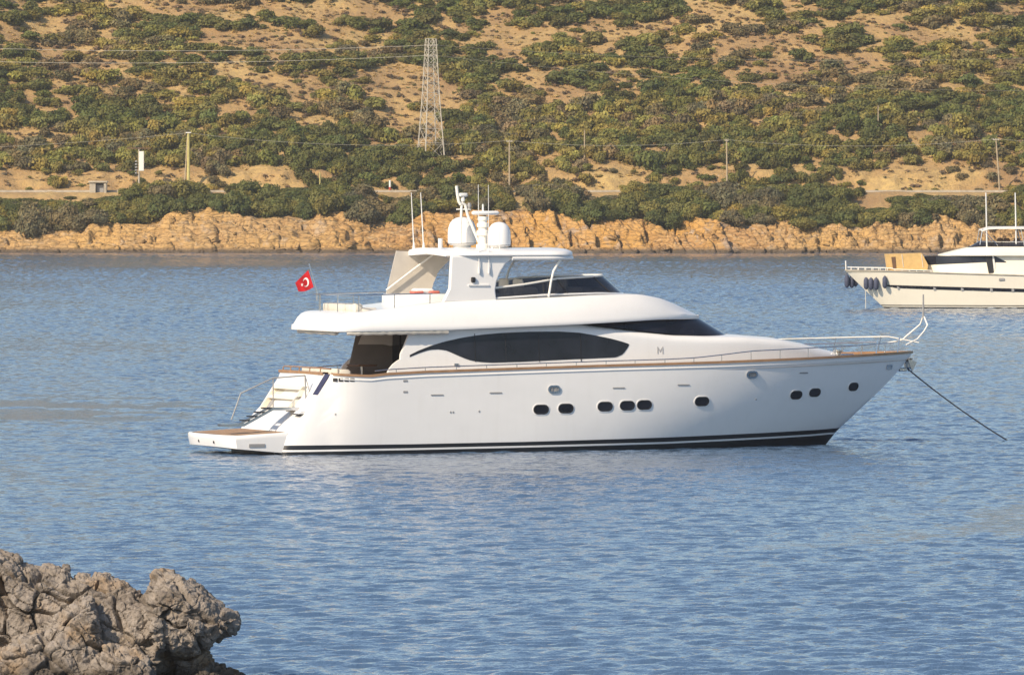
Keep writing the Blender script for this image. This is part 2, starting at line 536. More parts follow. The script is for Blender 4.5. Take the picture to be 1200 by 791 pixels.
def mat_rock_shore():
    m, nt, p = new_mat('ochre_shore_rock')
    v = coords(nt)
    big = noise_tex(nt, v, 0.11, 4, 0.6)
    fine = noise_tex(nt, v, 1.7, 6, 0.65)
    strata = noise_tex(nt, coords(nt, (0.5, 0.8, 3.2), (0, 0.55, 0)), 1.0, 5, 0.6, 0.6)
    c = ramp(nt, strata, [(0.28, (0.16, 0.085, 0.035)), (0.43, (0.36, 0.195, 0.07)), (0.58, (0.45, 0.28, 0.12)), (0.75, (0.43, 0.34, 0.22))])
    c = mix(nt, ramp(nt, big, [(0.40, (0, 0, 0)), (0.62, (.85, .85, .85))]), c, mix(nt, fine, (0.48, 0.24, 0.045), (0.54, 0.33, 0.10)))
    c = mix(nt, ramp(nt, fine, [(0.58, (0, 0, 0)), (0.70, (.75, .75, .75))]), c, (0.20, 0.14, 0.10))
    c = mix(nt, ramp(nt, noise_tex(nt, v, .45, 5, .6, .5), [(0.56, (0, 0, 0)), (0.66, (.7, .7, .7))]), c, (0.36, 0.30, 0.25))
    sep = node(nt, 'ShaderNodeSeparateXYZ')
    geo = node(nt, 'ShaderNodeNewGeometry')
    nt.links.new(geo.outputs['Position'], sep.inputs[0])
    # the stone is rusty in the middle of the shore, paler and greyer towards both ends
    rust = node(nt, 'ShaderNodeMapRange', interpolation_type='SMOOTHSTEP')
    rust.inputs[1].default_value, rust.inputs[2].default_value = -34, -12
    nt.links.new(sep.outputs[0], rust.inputs[0])
    rust2 = node(nt, 'ShaderNodeMapRange', interpolation_type='SMOOTHSTEP')
    rust2.inputs[1].default_value, rust2.inputs[2].default_value = 28, 44
    rust2.inputs[3].default_value, rust2.inputs[4].default_value = 1, 0
    nt.links.new(sep.outputs[0], rust2.inputs[0])
    rm_ = node(nt, 'ShaderNodeMath', operation='MULTIPLY')
    nt.links.new(rust.outputs[0], rm_.inputs[0])
    nt.links.new(rust2.outputs[0], rm_.inputs[1])
    pale = mix(nt, .40, c, mix(nt, strata, (0.34, 0.22, 0.09), (0.58, 0.42, 0.20)))
    c = mix(nt, rm_.outputs[0], pale, c)
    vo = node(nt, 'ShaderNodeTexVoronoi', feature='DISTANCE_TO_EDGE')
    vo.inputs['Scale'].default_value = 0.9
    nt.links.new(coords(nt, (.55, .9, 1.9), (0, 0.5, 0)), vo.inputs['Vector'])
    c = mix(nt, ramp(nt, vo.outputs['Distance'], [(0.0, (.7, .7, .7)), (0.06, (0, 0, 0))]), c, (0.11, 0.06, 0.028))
    wet = node(nt, 'ShaderNodeMapRange')
    wet.inputs[1].default_value, wet.inputs[2].default_value = 0.35, 0.9
    wet.inputs[3].default_value, wet.inputs[4].default_value = 1, 0
    nt.links.new(sep.outputs[2], wet.inputs[0])
    c = mix(nt, wet.outputs[0], c, (0.10, 0.075, 0.05))         # the wet, weed-stained tide line
    nt.links.new(c, p.inputs['Base Color'])
    p.inputs['Roughness'].default_value = 0.85
    hb = noise_tex(nt, v, 3.2, 8, 0.7)
    nt.links.new(bump(nt, vo.outputs['Distance'], 0.9, 0.5, bump(nt, hb, 0.6, 0.15)), p.inputs['Normal'])
    return m

def mat_hill():
    m, nt, p = new_mat('dry_hill_soil')
    v = coords(nt)
    a = noise_tex(nt, v, 0.09, 5, 0.6)
    b = noise_tex(nt, v, 1.3, 6, 0.7)
    c = ramp(nt, a, [(0.34, (0.34, 0.205, 0.09)), (0.5, (0.45, 0.29, 0.115)), (0.66, (0.54, 0.38, 0.145))])
    c = mix(nt, ramp(nt, b, [(0.42, (0, 0, 0)), (0.62, (.6, .6, .6))]), c, (0.30, 0.205, 0.10))
    c = mix(nt, ramp(nt, noise_tex(nt, v, 0.55, 5, 0.7), [(0.60, (0, 0, 0)), (0.70, (.5, .5, .5))]), c, (0.17, 0.15, 0.055))
    c = mix(nt, ramp(nt, noise_tex(nt, v, 3.1, 3, 0.6), [(0.66, (0, 0, 0)), (0.72, (.8, .8, .8))]), c, (0.42, 0.36, 0.29))
    nt.links.new(c, p.inputs['Base Color'])
    p.inputs['Roughness'].default_value = 0.95
    nt.links.new(bump(nt, b, 0.9, 0.5), p.inputs['Normal'])
    return m

def mat_road():
    m, nt, p = new_mat('worn_asphalt')
    f = noise_tex(nt, coords(nt), 2.0, 6, 0.7)
    nt.links.new(ramp(nt, f, [(0.3, (0.13, 0.115, 0.10)), (0.7, (0.24, 0.21, 0.18))]), p.inputs['Base Color'])
    p.inputs['Roughness'].default_value = 0.9
    return m

def grid_obj(name, xs, ys, mat):
    X, Y = np.meshgrid(xs, ys)
    Z = terrain(X, Y)
    nx, ny = len(xs), len(ys)
    co = np.stack([X, Y, Z], -1).reshape(-1, 3)
    i = np.arange(nx * ny).reshape(ny, nx)
    q = np.stack([i[:-1, :-1], i[:-1, 1:], i[1:, 1:], i[1:, :-1]], -1).reshape(-1, 4)
    me = bpy.data.meshes.new(name)
    me.vertices.add(len(co))
    me.vertices.foreach_set('co', co.ravel())
    me.loops.add(q.size)
    me.loops.foreach_set('vertex_index', q.ravel())
    me.polygons.add(len(q))
    me.polygons.foreach_set('loop_start', np.arange(len(q)) * 4)
    me.polygons.foreach_set('loop_total', np.full(len(q), 4))
    me.update()
    me.materials.append(mat)
    o = bpy.data.objects.new(name, me)
    COL.objects.link(o)
    return tag(o, kind='structure')

def spans(*seg):
    out = []
    for a, b, st in seg:
        out += list(np.arange(a, b, st))
    return np.array(out + [seg[-1][1]])
XS = spans((-900, -300, 12), (-300, -180, 4), (-180, -110, 1), (-110, -82, .5), (-82, 82, .18), (82, 110, .5), (110, 180, 1), (180, 300, 4), (300, 900, 12))
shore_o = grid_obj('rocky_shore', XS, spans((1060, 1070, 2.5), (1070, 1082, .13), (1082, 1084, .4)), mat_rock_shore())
XH = spans((-900, -300, 12), (-300, -110, 4), (-110, 110, .7), (110, 300, 4), (300, 900, 12))
hill_o = grid_obj('hillside', XH, spans((1083.6, 1100, .6), (1100, 1112, .4), (1112, 1200, .9), (1200, 1320, 6), (1320, 1700, 30)), mat_hill())

rd = MB()
rx = list(np.arange(-260, 261, 4.0))
def shore_wob(x):
    return 1.2 * fbm(np.array([x * .07]), np.array([3.3]), octv=3, seed=5)[0]
rd.grid([[(x, SHORE + shore_wob(x) + dd, 8.72) for x in rx] for dd in (24.4, 27.4, 30.4)])
tag(rd.build('coast_road', mat_road()), kind='structure')
kb = MB()
for y0, y1, z1 in ((23.7, 24.1, 9.0),):
    kb.grid([[(x, SHORE + shore_wob(x) + y0, 8.3) for x in rx], [(x, SHORE + shore_wob(x) + y0, z1) for x in rx],
             [(x, SHORE + shore_wob(x) + y1, z1) for x in rx], [(x, SHORE + shore_wob(x) + y1, 8.3) for x in rx]])
kerb_o = kb.build('road_parapet', M['concrete'])
tag(kerb_o, 'long low pale concrete parapet along the coast road above the bank', 'wall')

# ================================================================== shrubs
def mat_leaf():
    m, nt, p = new_mat('maquis_leaves')
    at_ = node(nt, 'ShaderNodeVertexColor', layer_name='tone')
    oi = node(nt, 'ShaderNodeObjectInfo')
    c = mix(nt, 1.0, at_.outputs['Color'], ramp(nt, oi.outputs['Random'], [(0.0, (0.78, 0.84, 0.86)), (0.35, (0.95, 0.98, 0.95)), (0.7, (1.08, 1.06, 0.95)), (1.0, (1.18, 1.10, 0.9))]), 'MULTIPLY')
    nt.links.new(c, p.inputs['Base Color'])
    p.inputs['Roughness'].default_value = 0.7
    p.inputs['Specular IOR Level'].default_value = 0.25
    # thin leaves let a little light through
    tl = node(nt, 'ShaderNodeBsdfTranslucent')
    nt.links.new(c, tl.inputs[0])
    ms = node(nt, 'ShaderNodeMixShader')
    ms.inputs[0].default_value = 0.38
    nt.links.new(p.outputs[0], ms.inputs[1])
    nt.links.new(tl.outputs[0], ms.inputs[2])
    nt.links.new(ms.outputs[0], nt.nodes['Material Output'].inputs[0])
    return m
LEAF = mat_leaf()

def shrub_data(seed, n_lobes, leaves, leaf, flat=0.75, base=(0.075, 0.095, 0.030)):
    """unit shrub (about 2 m wide): leaf-sized quads spread through several lobes; verts, per-vertex tone"""
    rng = np.random.default_rng(seed)
    lob = []
    for i in range(n_lobes):
        a = rng.uniform(0, 2 * math.pi)
        r = rng.uniform(0.1, 0.72) * (i > 0)
        s = rng.uniform(0.30, 0.55)
        lob.append((r * math.cos(a), r * math.sin(a), rng.uniform(0.25, 0.95 - .35 * r) * flat, s))
    V, T = [], []
    per = leaves // n_lobes
    for (cx, cy, cz, s) in lob:
        n = rng.normal(size=(per, 3))
        n /= np.linalg.norm(n, axis=1)[:, None]
        n[:, 2] = np.abs(n[:, 2]) * np.where(rng.random(per) < .8, 1, -1)
        rad = s * rng.uniform(.62, 1.0, per) ** .8 * rng.uniform(.9, 1.2, per)
        c = np.array([cx, cy, cz]) + n * rad[:, None] * np.array([1, 1, .85])
        c[:, 2] = np.maximum(c[:, 2], 0.02)
        d = n + rng.normal(size=(per, 3)) * .42
        d /= np.linalg.norm(d, axis=1)[:, None]
        t = np.cross(d, rng.normal(size=(per, 3)))
        t /= np.linalg.norm(t, axis=1)[:, None]
        b = np.cross(d, t)
        sz = leaf * rng.uniform(.6, 1.3, per)[:, None]
        q = np.stack([c - t * sz, c - b * sz * .62, c + t * sz, c + b * sz * .62], 1)
        V.append(q.reshape(-1, 3))
        lt = rng.uniform(.82, 1.2)
        hue = rng.uniform(-.08, .12)
        tone = np.array(base) * lt * np.array([1 + hue, 1, 1 - hue * .5])
        k = rng.uniform(.8, 1.22, per)
        T.append(np.repeat(tone[None] * k[:, None], 4, 0))
    return np.concatenate(V), np.concatenate(T)

def shrub_core(seed, flat=.75):
    """a lumpy inner mass so the crown is not see-through"""
    return None

def leaf_mesh(name, V, T):
    n = len(V) // 4
    me = bpy.data.meshes.new(name)
    me.vertices.add(len(V))
    me.vertices.foreach_set('co', V.astype(np.float32).ravel())
    me.loops.add(len(V))
    me.loops.foreach_set('vertex_index', np.arange(len(V), dtype=np.int32))
    me.polygons.add(n)
    me.polygons.foreach_set('loop_start', np.arange(n, dtype=np.int32) * 4)
    me.polygons.foreach_set('loop_total', np.full(n, 4, dtype=np.int32))
    me.update()
    ca = me.color_attributes.new('tone', 'FLOAT_COLOR', 'POINT')
    ca.data.foreach_set('color', np.concatenate([T, np.ones((len(T), 1))], 1).astype(np.float32).ravel())
    me.materials.append(LEAF)
    return me

GREENS = [(0.138, 0.152, 0.048), (0.215, 0.200, 0.060), (0.262, 0.234, 0.068), (0.200, 0.176, 0.098)]
KINDS = [('dark green', 0), ('olive green', 1), ('yellowish green', 2), ('grey green', 3)]
near_v = [[shrub_data(100 + 10 * k + j, 12, 2600, 0.085, .85, GREENS[k]) for j in range(4)] for k in range(4)]
far_v = [[shrub_data(300 + 10 * k + j, 9, 640, 0.125, .72, GREENS[k]) for j in range(3)] for k in range(4)]
edge_v = [[shrub_data(400 + 10 * k + j, 7, 150, 0.24, .72, GREENS[k]) for j in range(2)] for k in range(4)]
near_me = [[leaf_mesh('shrub', *d) for d in r] for r in near_v]

BARE = [(55, 67, 15, 12), (133, 83, 24, 13), (143, 7, 34, 11), (77, 123, 13, 11), (207, 108, 26, 7), (283, 50, 48, 13), (333, 52, 42, 15), (283, 133, 22, 9),
        (367, 143, 32, 7), (267, 85, 27, 13), (20, 160, 22, 11), (227, 15, 42, 9), (350, 12, 42, 9), (383, 22, 16, 16), (317, 95, 32, 9), (353, 112, 13, 13),
        (420, 8, 24, 12), (467, 90, 44, 16), (483, 113, 54, 14), (533, 108, 17, 11), (467, 140, 20, 20), (600, 45, 32, 11), (633, 40, 37, 9), (627, 90, 32, 9),
        (667, 115, 27, 14), (717, 42, 27, 11), (767, 35, 32, 11), (520, 30, 15, 13), (580, 33, 15, 22), (443, 173, 22, 6), (533, 187, 24, 5),
        (820, 10, 32, 11), (853, 17, 27, 11), (860, 60, 27, 11), (917, 80, 22, 13), (933, 60, 32, 9), (1017, 27, 48, 9), (1033, 43, 32, 8), (1100, 45, 43, 11),
        (1007, 77, 30, 16), (900, 173, 16, 5), (1077, 160, 13, 6), (1147, 170, 20, 7), (1183, 15, 32, 9), (505, 150, 14, 30), (510, 120, 16, 30)]
def bare(px, py):
    b = np.zeros(px.shape)
    for x, y, a, c in BARE:
        b = np.maximum(b, 1.25 - ((px - x) / a) ** 2 - ((py - y) / c) ** 2)
    return b

OPEN_CUT = [(-90, 58, .85), (70, 235, .8), (262, 350, .8), (690, 762, .75), (800, 850, .4), (985, 1115, .8), (1115, 1290, .55)]    # where the bare cut behind the road shows
OPEN_BANK = [(-90, 112, 229), (112, 152, 226), (232, 268, 224), (440, 486, 226), (688, 730, 226), (1010, 1048, 240), (1048, 1180, 226)]   # shrubs stay below this row
rng = np.random.default_rng(12)
plants = []                                     # x, y, z, radius, height scale, kind
sp = 1.9
GX, GY = [a.ravel() for a in np.meshgrid(np.arange(-185, 185, sp), np.arange(1080, 1232, sp))]
GX, GY = GX + rng.uniform(-.9, .9, GX.size), GY + rng.uniform(-.9, .9, GX.size)
GZ = terrain(GX, GY)
GD = GY - SHORE - 1.2 * fbm(GX * .07, GY * 0 + 3.3, octv=3, seed=5)
GC = fbm(GX * .16, GY * .16, octv=2, seed=201)
GK = fbm(GX * .09, GY * .09, octv=2, seed=205) + rng.uniform(-.5, .5, GX.size)
GB = bare(600 + F * GX / GY, HORIZON - F * (GZ - CAM_H) / GY)
if True:
    for x, y, z, d, clump, kn, b in zip(*[a.tolist() for a in (GX, GY, GZ, GD, GC, GK, GB)]):
        px, py = 600 + F * x / y, HORIZON - F * (z - CAM_H) / y
        kind = 0 if kn < -.25 else (1 if kn < .2 else (2 if kn < .55 else 3))
        if d < 23.4:
            lim = np.interp(px, CT[:, 0], CT[:, 1])
            if py > lim - 1 + 9 * max(clump, 0) or d < 4.2:
                continue
            r, hs = rng.uniform(1.0, 2.8), rng.uniform(.7, 1.45)
            cap = next((c for a, b, c in OPEN_BANK if a <= px <= b), 211 + 8 * clump)
            top = py - r * hs * 1.25 * F / y
            if top < cap:
                hs = (py - cap) * y / F / (r * 1.25)
                if hs < .35:
                    if py < cap + 3 or rng.random() < .5:
                        continue
                    hs = .4
                    r *= .6
            if rng.random() < .25:
                continue
            if kind == 2 and rng.random() < .6:
                kind = 0
        elif d < 31.3:
            continue
        elif d < 38:
            o = next((s for a, b, s in OPEN_CUT if a <= px <= b), 0.15)
            if rng.random() < o:
                continue
            r, hs = (rng.uniform(1.0, 1.9), rng.uniform(.9, 1.4)) if o < .2 else (rng.uniform(.6, 1.3), rng.uniform(.8, 1.1))
            if d < 33:
                r *= .75
        else:
            if b > rng.uniform(.0, .35):
                if rng.random() > .05:
                    continue
                r, hs = rng.uniform(.3, .6), .8
            elif py < 130 + 25 * clump:
                if rng.random() > (.60 + .42 * clump):
                    if rng.random() < .75:
                        continue
                    r, hs = rng.uniform(.3, .7), rng.uniform(.6, .9)
                else:
                    r, hs = rng.uniform(1.1, 2.7), rng.uniform(.65, .95)
            else:
                if rng.random() < .22:
                    continue
                r, hs = rng.uniform(1.2, 2.3), rng.uniform(.9, 1.35)
        plants.append((x, y, z - .12 * r, r, hs, kind))
plants.sort(key=lambda t: t[1] - 16 * t[3])
vis = [t for t in plants if abs(600 + F * t[0] / t[1] - 600) < 630]
near_set = set(id(t) for t in vis[:285])
WHERE = lambda t: 'the bank between the shore rocks and the road' if t[1] - SHORE < 24.5 else ('the cut beside the coast road' if t[1] - SHORE < 39 else 'the lower hillside above the road')
SV, ST = [], []
for t in plants:
    x, y, z, r, hs, k = t
    rz = rng.uniform(0, 6.28)
    if id(t) in near_set:
        o = bpy.data.objects.new('shrub', near_me[k][int(rng.integers(4))])
        COL.objects.link(o)
        o.location, o.rotation_euler, o.scale = (x, y, z), (0, 0, rz), (r, r, r * hs)
        wh = WHERE(t)
        size = 'small ' if r < 1.3 else ('broad ' if r > 1.8 else 'rounded ')
        tag(o, size + KINDS[k][0] + ' shrub growing on ' + wh, 'shrub', 'shrubs on ' + wh)
    else:
        V, T = far_v[k][int(rng.integers(3))] if abs(x) < 92 and y < 1205 else edge_v[k][int(rng.integers(2))]
        c, s = math.cos(rz), math.sin(rz)
        P = np.stack([V[:, 0] * c - V[:, 1] * s, V[:, 0] * s + V[:, 1] * c, V[:, 2] * hs], 1) * r + np.array([x, y, z])
        SV.append(P)
        ST.append(T * rng.uniform(.7, 1.3) * np.array([rng.uniform(.9, 1.15), 1, rng.uniform(.85, 1.1)]))
so = bpy.data.objects.new('hillside_scrub', leaf_mesh('hillside_scrub', np.concatenate(SV), np.concatenate(ST)))
COL.objects.link(so)
tag(so, 'mass of green maquis scrub covering the upper hillside', 'scrub', kind='stuff')
# straw-coloured grass and withered scrub between the shrubs
tuft = [shrub_data(500 + j, 4, 40, 0.24, .5, c) for j, c in enumerate([(0.50, 0.37, 0.16), (0.38, 0.26, 0.125), (0.27, 0.19, 0.12), (0.24, 0.21, 0.085)])]
TX, TY = rng.uniform(-150, 150, 22000), SHORE + 31.5 + rng.uniform(0, 1, 22000) ** .85 * 112
TZ = terrain(TX, TY)
tn = fbm(TX * .12, TY * .12, octv=3, seed=301)
TV, TT = [], []
for x, y, z, q in zip(TX, TY, TZ, tn):
    k = 0 if q + rng.uniform(-.5, .5) > .30 else (1 if rng.random() < .45 else (2 if rng.random() < .65 else 3))
    V, T = tuft[k]
    r = rng.uniform(.25, .75) * (1.5 if k == 2 else 1)
    c, s = math.cos(x * 9), math.sin(x * 9)
    TV.append(np.stack([V[:, 0] * c - V[:, 1] * s, V[:, 0] * s + V[:, 1] * c, V[:, 2] * .7], 1) * r + np.array([x, y, z - .06]))
    TT.append(T * rng.uniform(.75, 1.2))
go = bpy.data.objects.new('dry_grass', leaf_mesh('dry_grass', np.concatenate(TV), np.concatenate(TT)))
COL.objects.link(go)
tag(go, 'dry straw grass and withered brown scrub between the shrubs', 'grass', kind='stuff')
print('PLANTS', len(plants), 'near', len(near_set))

# ================================================================== thin summer haze
hz_m = bpy.data.materials.new('haze_air')
hz_m.use_nodes = True
for n_ in list(hz_m.node_tree.nodes):
    if n_.type == 'BSDF_PRINCIPLED':
        hz_m.node_tree.nodes.remove(n_)
pv = hz_m.node_tree.nodes.new('ShaderNodeVolumePrincipled')
pv.inputs['Color'].default_value = (0.95, 0.93, 0.90, 1)
pv.inputs['Density'].default_value = 0.00010
pv.inputs['Anisotropy'].default_value = 0.3
hz_m.node_tree.links.new(pv.outputs[0], hz_m.node_tree.nodes['Material Output'].inputs['Volume'])
tag(MB().box((0, 850, 51), (4600, 2000, 120)).build('haze', hz_m), 'thin pale summer haze over the bay and the hill', 'haze', kind='stuff')

# ================================================================== things on the far shore
def ground(px, py, d0=1090, d1=1200):
    """the point of the slope seen at that photo pixel"""
    ds = np.linspace(d0, d1, 1200)
    xs_ = (px - 600) / F * ds
    zz = CAM_H - (py - HORIZON) / F * ds
    hit = np.nonzero(terrain(xs_, ds) >= zz)[0]
    i = hit[0] if len(hit) else 600
    return Vector((xs_[i], ds[i], float(terrain(xs_[i:i + 1], ds[i:i + 1])[0])))

PXM = lambda d: F / d                          # photo pixels per metre at that distance

# --- lattice pylon
base = ground(505, 186)
k = base.y / F
pyl = empty('lattice_pylon', base, label='tall narrow steel lattice power pylon standing on the hillside', category='pylon')
def lev(t):                                     # half width at height fraction t
    return (15.5 + (6.0 - 15.5) * min(t / .97, 1) ** .8) * k
Ht = 140 * k
rot = math.radians(24)
def corner(i, t):
    a = rot + math.pi / 4 + i * math.pi / 2
    r = lev(t) * 1.12
    return (r * math.cos(a), r * math.sin(a), Ht * t - .3 * (t == 0))
for i in range(4):
    MB().tube([corner(i, 0), corner(i, .5), corner(i, 1)], [.10, .08, .06], 5).build('leg', M['galv'], pyl)
lv = [0, .13, .25, .36, .46, .55, .63, .71, .78, .85, .91, 1.0]
br = MB()
for a, b in zip(lv[:-1], lv[1:]):
    for i in range(4):
        j = (i + 1) % 4
        br.tube([corner(i, a), corner(j, b)], .036, 4).tube([corner(j, a), corner(i, b)], .036, 4).tube([corner(i, b), corner(j, b)], .04, 4)
br.build('bracing', M['galv'], pyl)
ca = MB()
for t in (.945, .86):
    z = Ht * t
    ca.tube([(-1.0, 0, z), (1.0, 0, z)], .09, 5)
ca.build('crossarm', M['galv'], pyl)

# --- poles along the road and on the slope
def pole(px, yb, yt, label, r=.13, xt=None, arm=0.0, mat='wood', d=None, name='utility_pole', cat='utility pole', grp='utility poles along the coast road'):
    g = ground(px, yb) if d is None else Vector(((px - 600) / F * d, d, CAM_H - (yb - HORIZON) / F * d))
    h = (yb - yt) * g.y / F
    lean = ((xt if xt is not None else px) - px) * g.y / F
    e = empty(name, g, label=label, category=cat, group=grp)
    MB().tube([(0, 0, -.8), (lean * .5, 0, h * .5), (lean, 0, h)], [r * 1.15, r, r * .8], 8).build('shaft', M[mat], e)
    if arm:
        a = MB().box((lean, -.12, h - .12), (arm, .12, .14))
        for s in (-.42, 0, .42):
            a.lathe((lean + s * arm, -.12, h - .05), [(.05, 0), (.07, .08), (.03, .16)], 8)
        a.build('crossarm', M['concrete'], e)
    return e, g + Vector((lean, 0, h))
RD = SHORE + 31.0
_, p_mid = pole(597, 224, 165, 'slim pale wooden pole with short crossarm, standing above the yacht hardtop', arm=.9, d=RD)
_, p_r = pole(852, 222, 164, 'slim pale pole beside the road, standing alone right of the yacht mast', d=RD, xt=851.5, arm=.5)
_, p_far = pole(1172, 227, 163, 'pale pole leaning slightly, furthest right along the coast road', xt=1167, arm=1.0, d=RD)
pole(1029, 155, 124, 'short thin pole among scrub high on the slope above the right hand road', r=.09)
pole(685, 188, 153, 'faint weathered pole half hidden in scrub above the yacht windscreen', r=.10)
pole(375, 221, 202, 'short yellowed post on the bank above the red flag', r=.09, mat='yellowpole', d=SHORE + 28, name='marker_post', cat='post', grp='marker posts by the road')

# double pole
g = at(221, 218, RD)
e = empty('double_pole', g, label='paired yellowed poles joined at the top beside the coast road', category='utility pole', group='utility poles along the coast road')
h = 62 * g.y / F
MB().tube([(0, 0, -.8), (0, 0, h)], [.24, .18], 8).build('shaft', M['yellowpole'], e)
MB().tube([(-.62, .1, -.8), (-.12, 0, h * .93)], [.14, .11], 8).build('brace', M['wood'], e)
MB().box((0, -.05, h + .02), (.8, .35, .16), bev=.03).build('cap', M['whitepaint'], e)
p_dbl = g + Vector((0, 0, h))

# transformer pole
g = at(163, 224, RD)
e = empty('transformer_pole', g, label='pole with long crossbar and tall white box above the orange cutting', category='transformer pole')
kk = g.y / F
h = 50 * kk
MB().tube([(0, 0, -.8), (0, 0, h + .1)], [.15, .11], 8).build('shaft', M['concrete'], e)
MB().box((0, -.1, h), (28 * kk, .14, .16)).build('crossarm', M['brown'], e)
MB().box((3.2 * kk, -.35, (48 - 23.5) * kk + 1.3), (5.6 * kk, .5, 23 * kk), bev=.04).build('cabinet', M['whitepaint'], e)
ins = MB()
for q in range(5):
    ins.lathe((-3.2 * kk, -.2, (20 + q * 3.4) * kk), [(.10, 0), (.2, .06), (.2, .16), (.08, .24)], 8)
ins.build('insulator', M['grey'], e)

# small marker: white over red
g = at(457, 227, SHORE + 25)
e = empty('road_marker', g, label='small white and red striped road marker post at the roadside', category='post', group='marker posts by the road')
MB().tube([(0, 0, -.3), (0, 0, .95)], .17, 8).build('red_base', M['redpaint'], e)
MB().tube([(0, 0, .95), (0, 0, 1.95)], .15, 8).build('white_top', M['whitepaint'], e)

# stone kiosk
g = at(115, 230, SHORE + 22.4)
kk = g.y / F
e = empty('roadside_kiosk', g, label='small flat roofed stone kiosk beside the coast road', category='hut')
W_, D_, H_ = 20 * kk, 2.0, 15.5 * kk
wl = MB()
wl.box((-W_ * .32, D_ * .5, H_ / 2 - .3), (W_ * .36, D_, H_ + .6), bev=.04).box((W_ * .42, D_ * .5, H_ / 2 - .3), (W_ * .16, D_, H_ + .6), bev=.04).box((W_ * .1, D_ * .85, H_ / 2 - .3), (W_ * .5, D_ * .25, H_ + .6))
wl.build('wall', M['concrete'], e)
MB().box((W_ * .1, D_ * .35, H_ * .42), (W_ * .42, .08, H_ * .84)).build('door', M['grey'], e)
MB().box((0, D_ * .5, H_ + .14), (W_ * 1.12, D_ * 1.2, .26), bev=.05).build('roof', M['concrete'], e)

# --- cables
def cable(a, b, sag, label, r=.02):
    a, b = Vector(a), Vector(b)
    pts = []
    for i in range(25):
        t = i / 24
        q = a.lerp(b, t)
        q.z -= sag * 4 * t * (1 - t)
        pts.append(q)
    tag(MB().tube(pts, r, 4).build('power_cable', M['wire']), label, 'cable', 'overhead cables')
# low line between the road poles
left_end = at(-260, 176, RD)
cable(left_end, p_dbl, .9, 'thin cable sagging left from the paired poles')
cable(p_dbl, p_mid, 1.2, 'thin cable between the paired poles and the pole above the yacht roof')
cable(p_mid, p_r, .8, 'thin cable between the two slim poles behind the yacht')
cable(p_r, p_far, 1.0, 'thin cable between the middle road pole and the leaning pole at right')
cable(p_far, at(1500, 168, RD), .8, 'thin cable running on right from the leaning pole')
pt = base + Vector((0, 0, Ht * .945))
pu = base + Vector((0, 0, Ht * .86))
for (src, yl, lab) in ((pt, 40, 'upper high voltage cable running left from the pylon head'), (pu, 58, 'lower high voltage cable running left from the pylon')):
    cable(src + Vector((-.9, 0, 0)), at(-330, yl, 1150), 1.6, lab, .028)
cable(pt + Vector((.9, 0, 0)), at(1500, 52, 1150), 2.4, 'upper high voltage cable running right from the pylon head', .014)
cable(pu + Vector((.9, 0, 0)), at(1500, 100, 1140), 2.6, 'lower high voltage cable running right from the pylon', .014)

# --- loose boulders at the foot of the cliff
def boulder_mesh(seed, name='boulder', sub=3):
    bm = bmesh.new()
    bmesh.ops.create_icosphere(bm, subdivisions=sub, radius=1)
    rnd = random.Random(seed)
    pl = [(Vector((rnd.gauss(0, 1), rnd.gauss(0, 1), rnd.gauss(0, 1))).normalized(), rnd.uniform(.5, .85)) for _ in range(9)]
    off = Vector((seed * 3.1, seed * 1.7, 0))
    for v in bm.verts:
        n_ = v.co.normalized()
        r = 1.0
        for d_, h_ in pl:
            c_ = n_.dot(d_)
            if c_ > .1:
                r = min(r, h_ / c_)
        v.co = n_ * (r + .07 * mnoise.noise(n_ * 2.2 + off) + .035 * mnoise.noise(n_ * 6 + off))
    me = bpy.data.meshes.new(name)
    bm.to_mesh(me)
    bm.free()
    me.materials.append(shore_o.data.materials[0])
    return me
bmeshes = [boulder_mesh(s) for s in range(6)]
rnd = random.Random(5)
for i in range(46):
    px = rnd.uniform(-20, 1220)
    x = (px - 600) / F * 1075
    y = SHORE + shore_wob(x) + rnd.uniform(-.2, 2.6)
    s = rnd.uniform(.35, .95)
    z = float(terrain(np.array([x]), np.array([y]))[0]) + s * .12
    o = bpy.data.objects.new('boulder', bmeshes[i % 6])
    COL.objects.link(o)
    o.location, o.scale = (x, y, z), (s * rnd.uniform(1, 1.6), s, s * rnd.uniform(.55, .85))
    o.rotation_euler = (rnd.uniform(-.3, .3), rnd.uniform(-.3, .3), rnd.uniform(0, 6.28))
    tag(o, 'ochre boulder lying at the waterline below the far cliff', 'boulder', 'boulders along the far waterline')

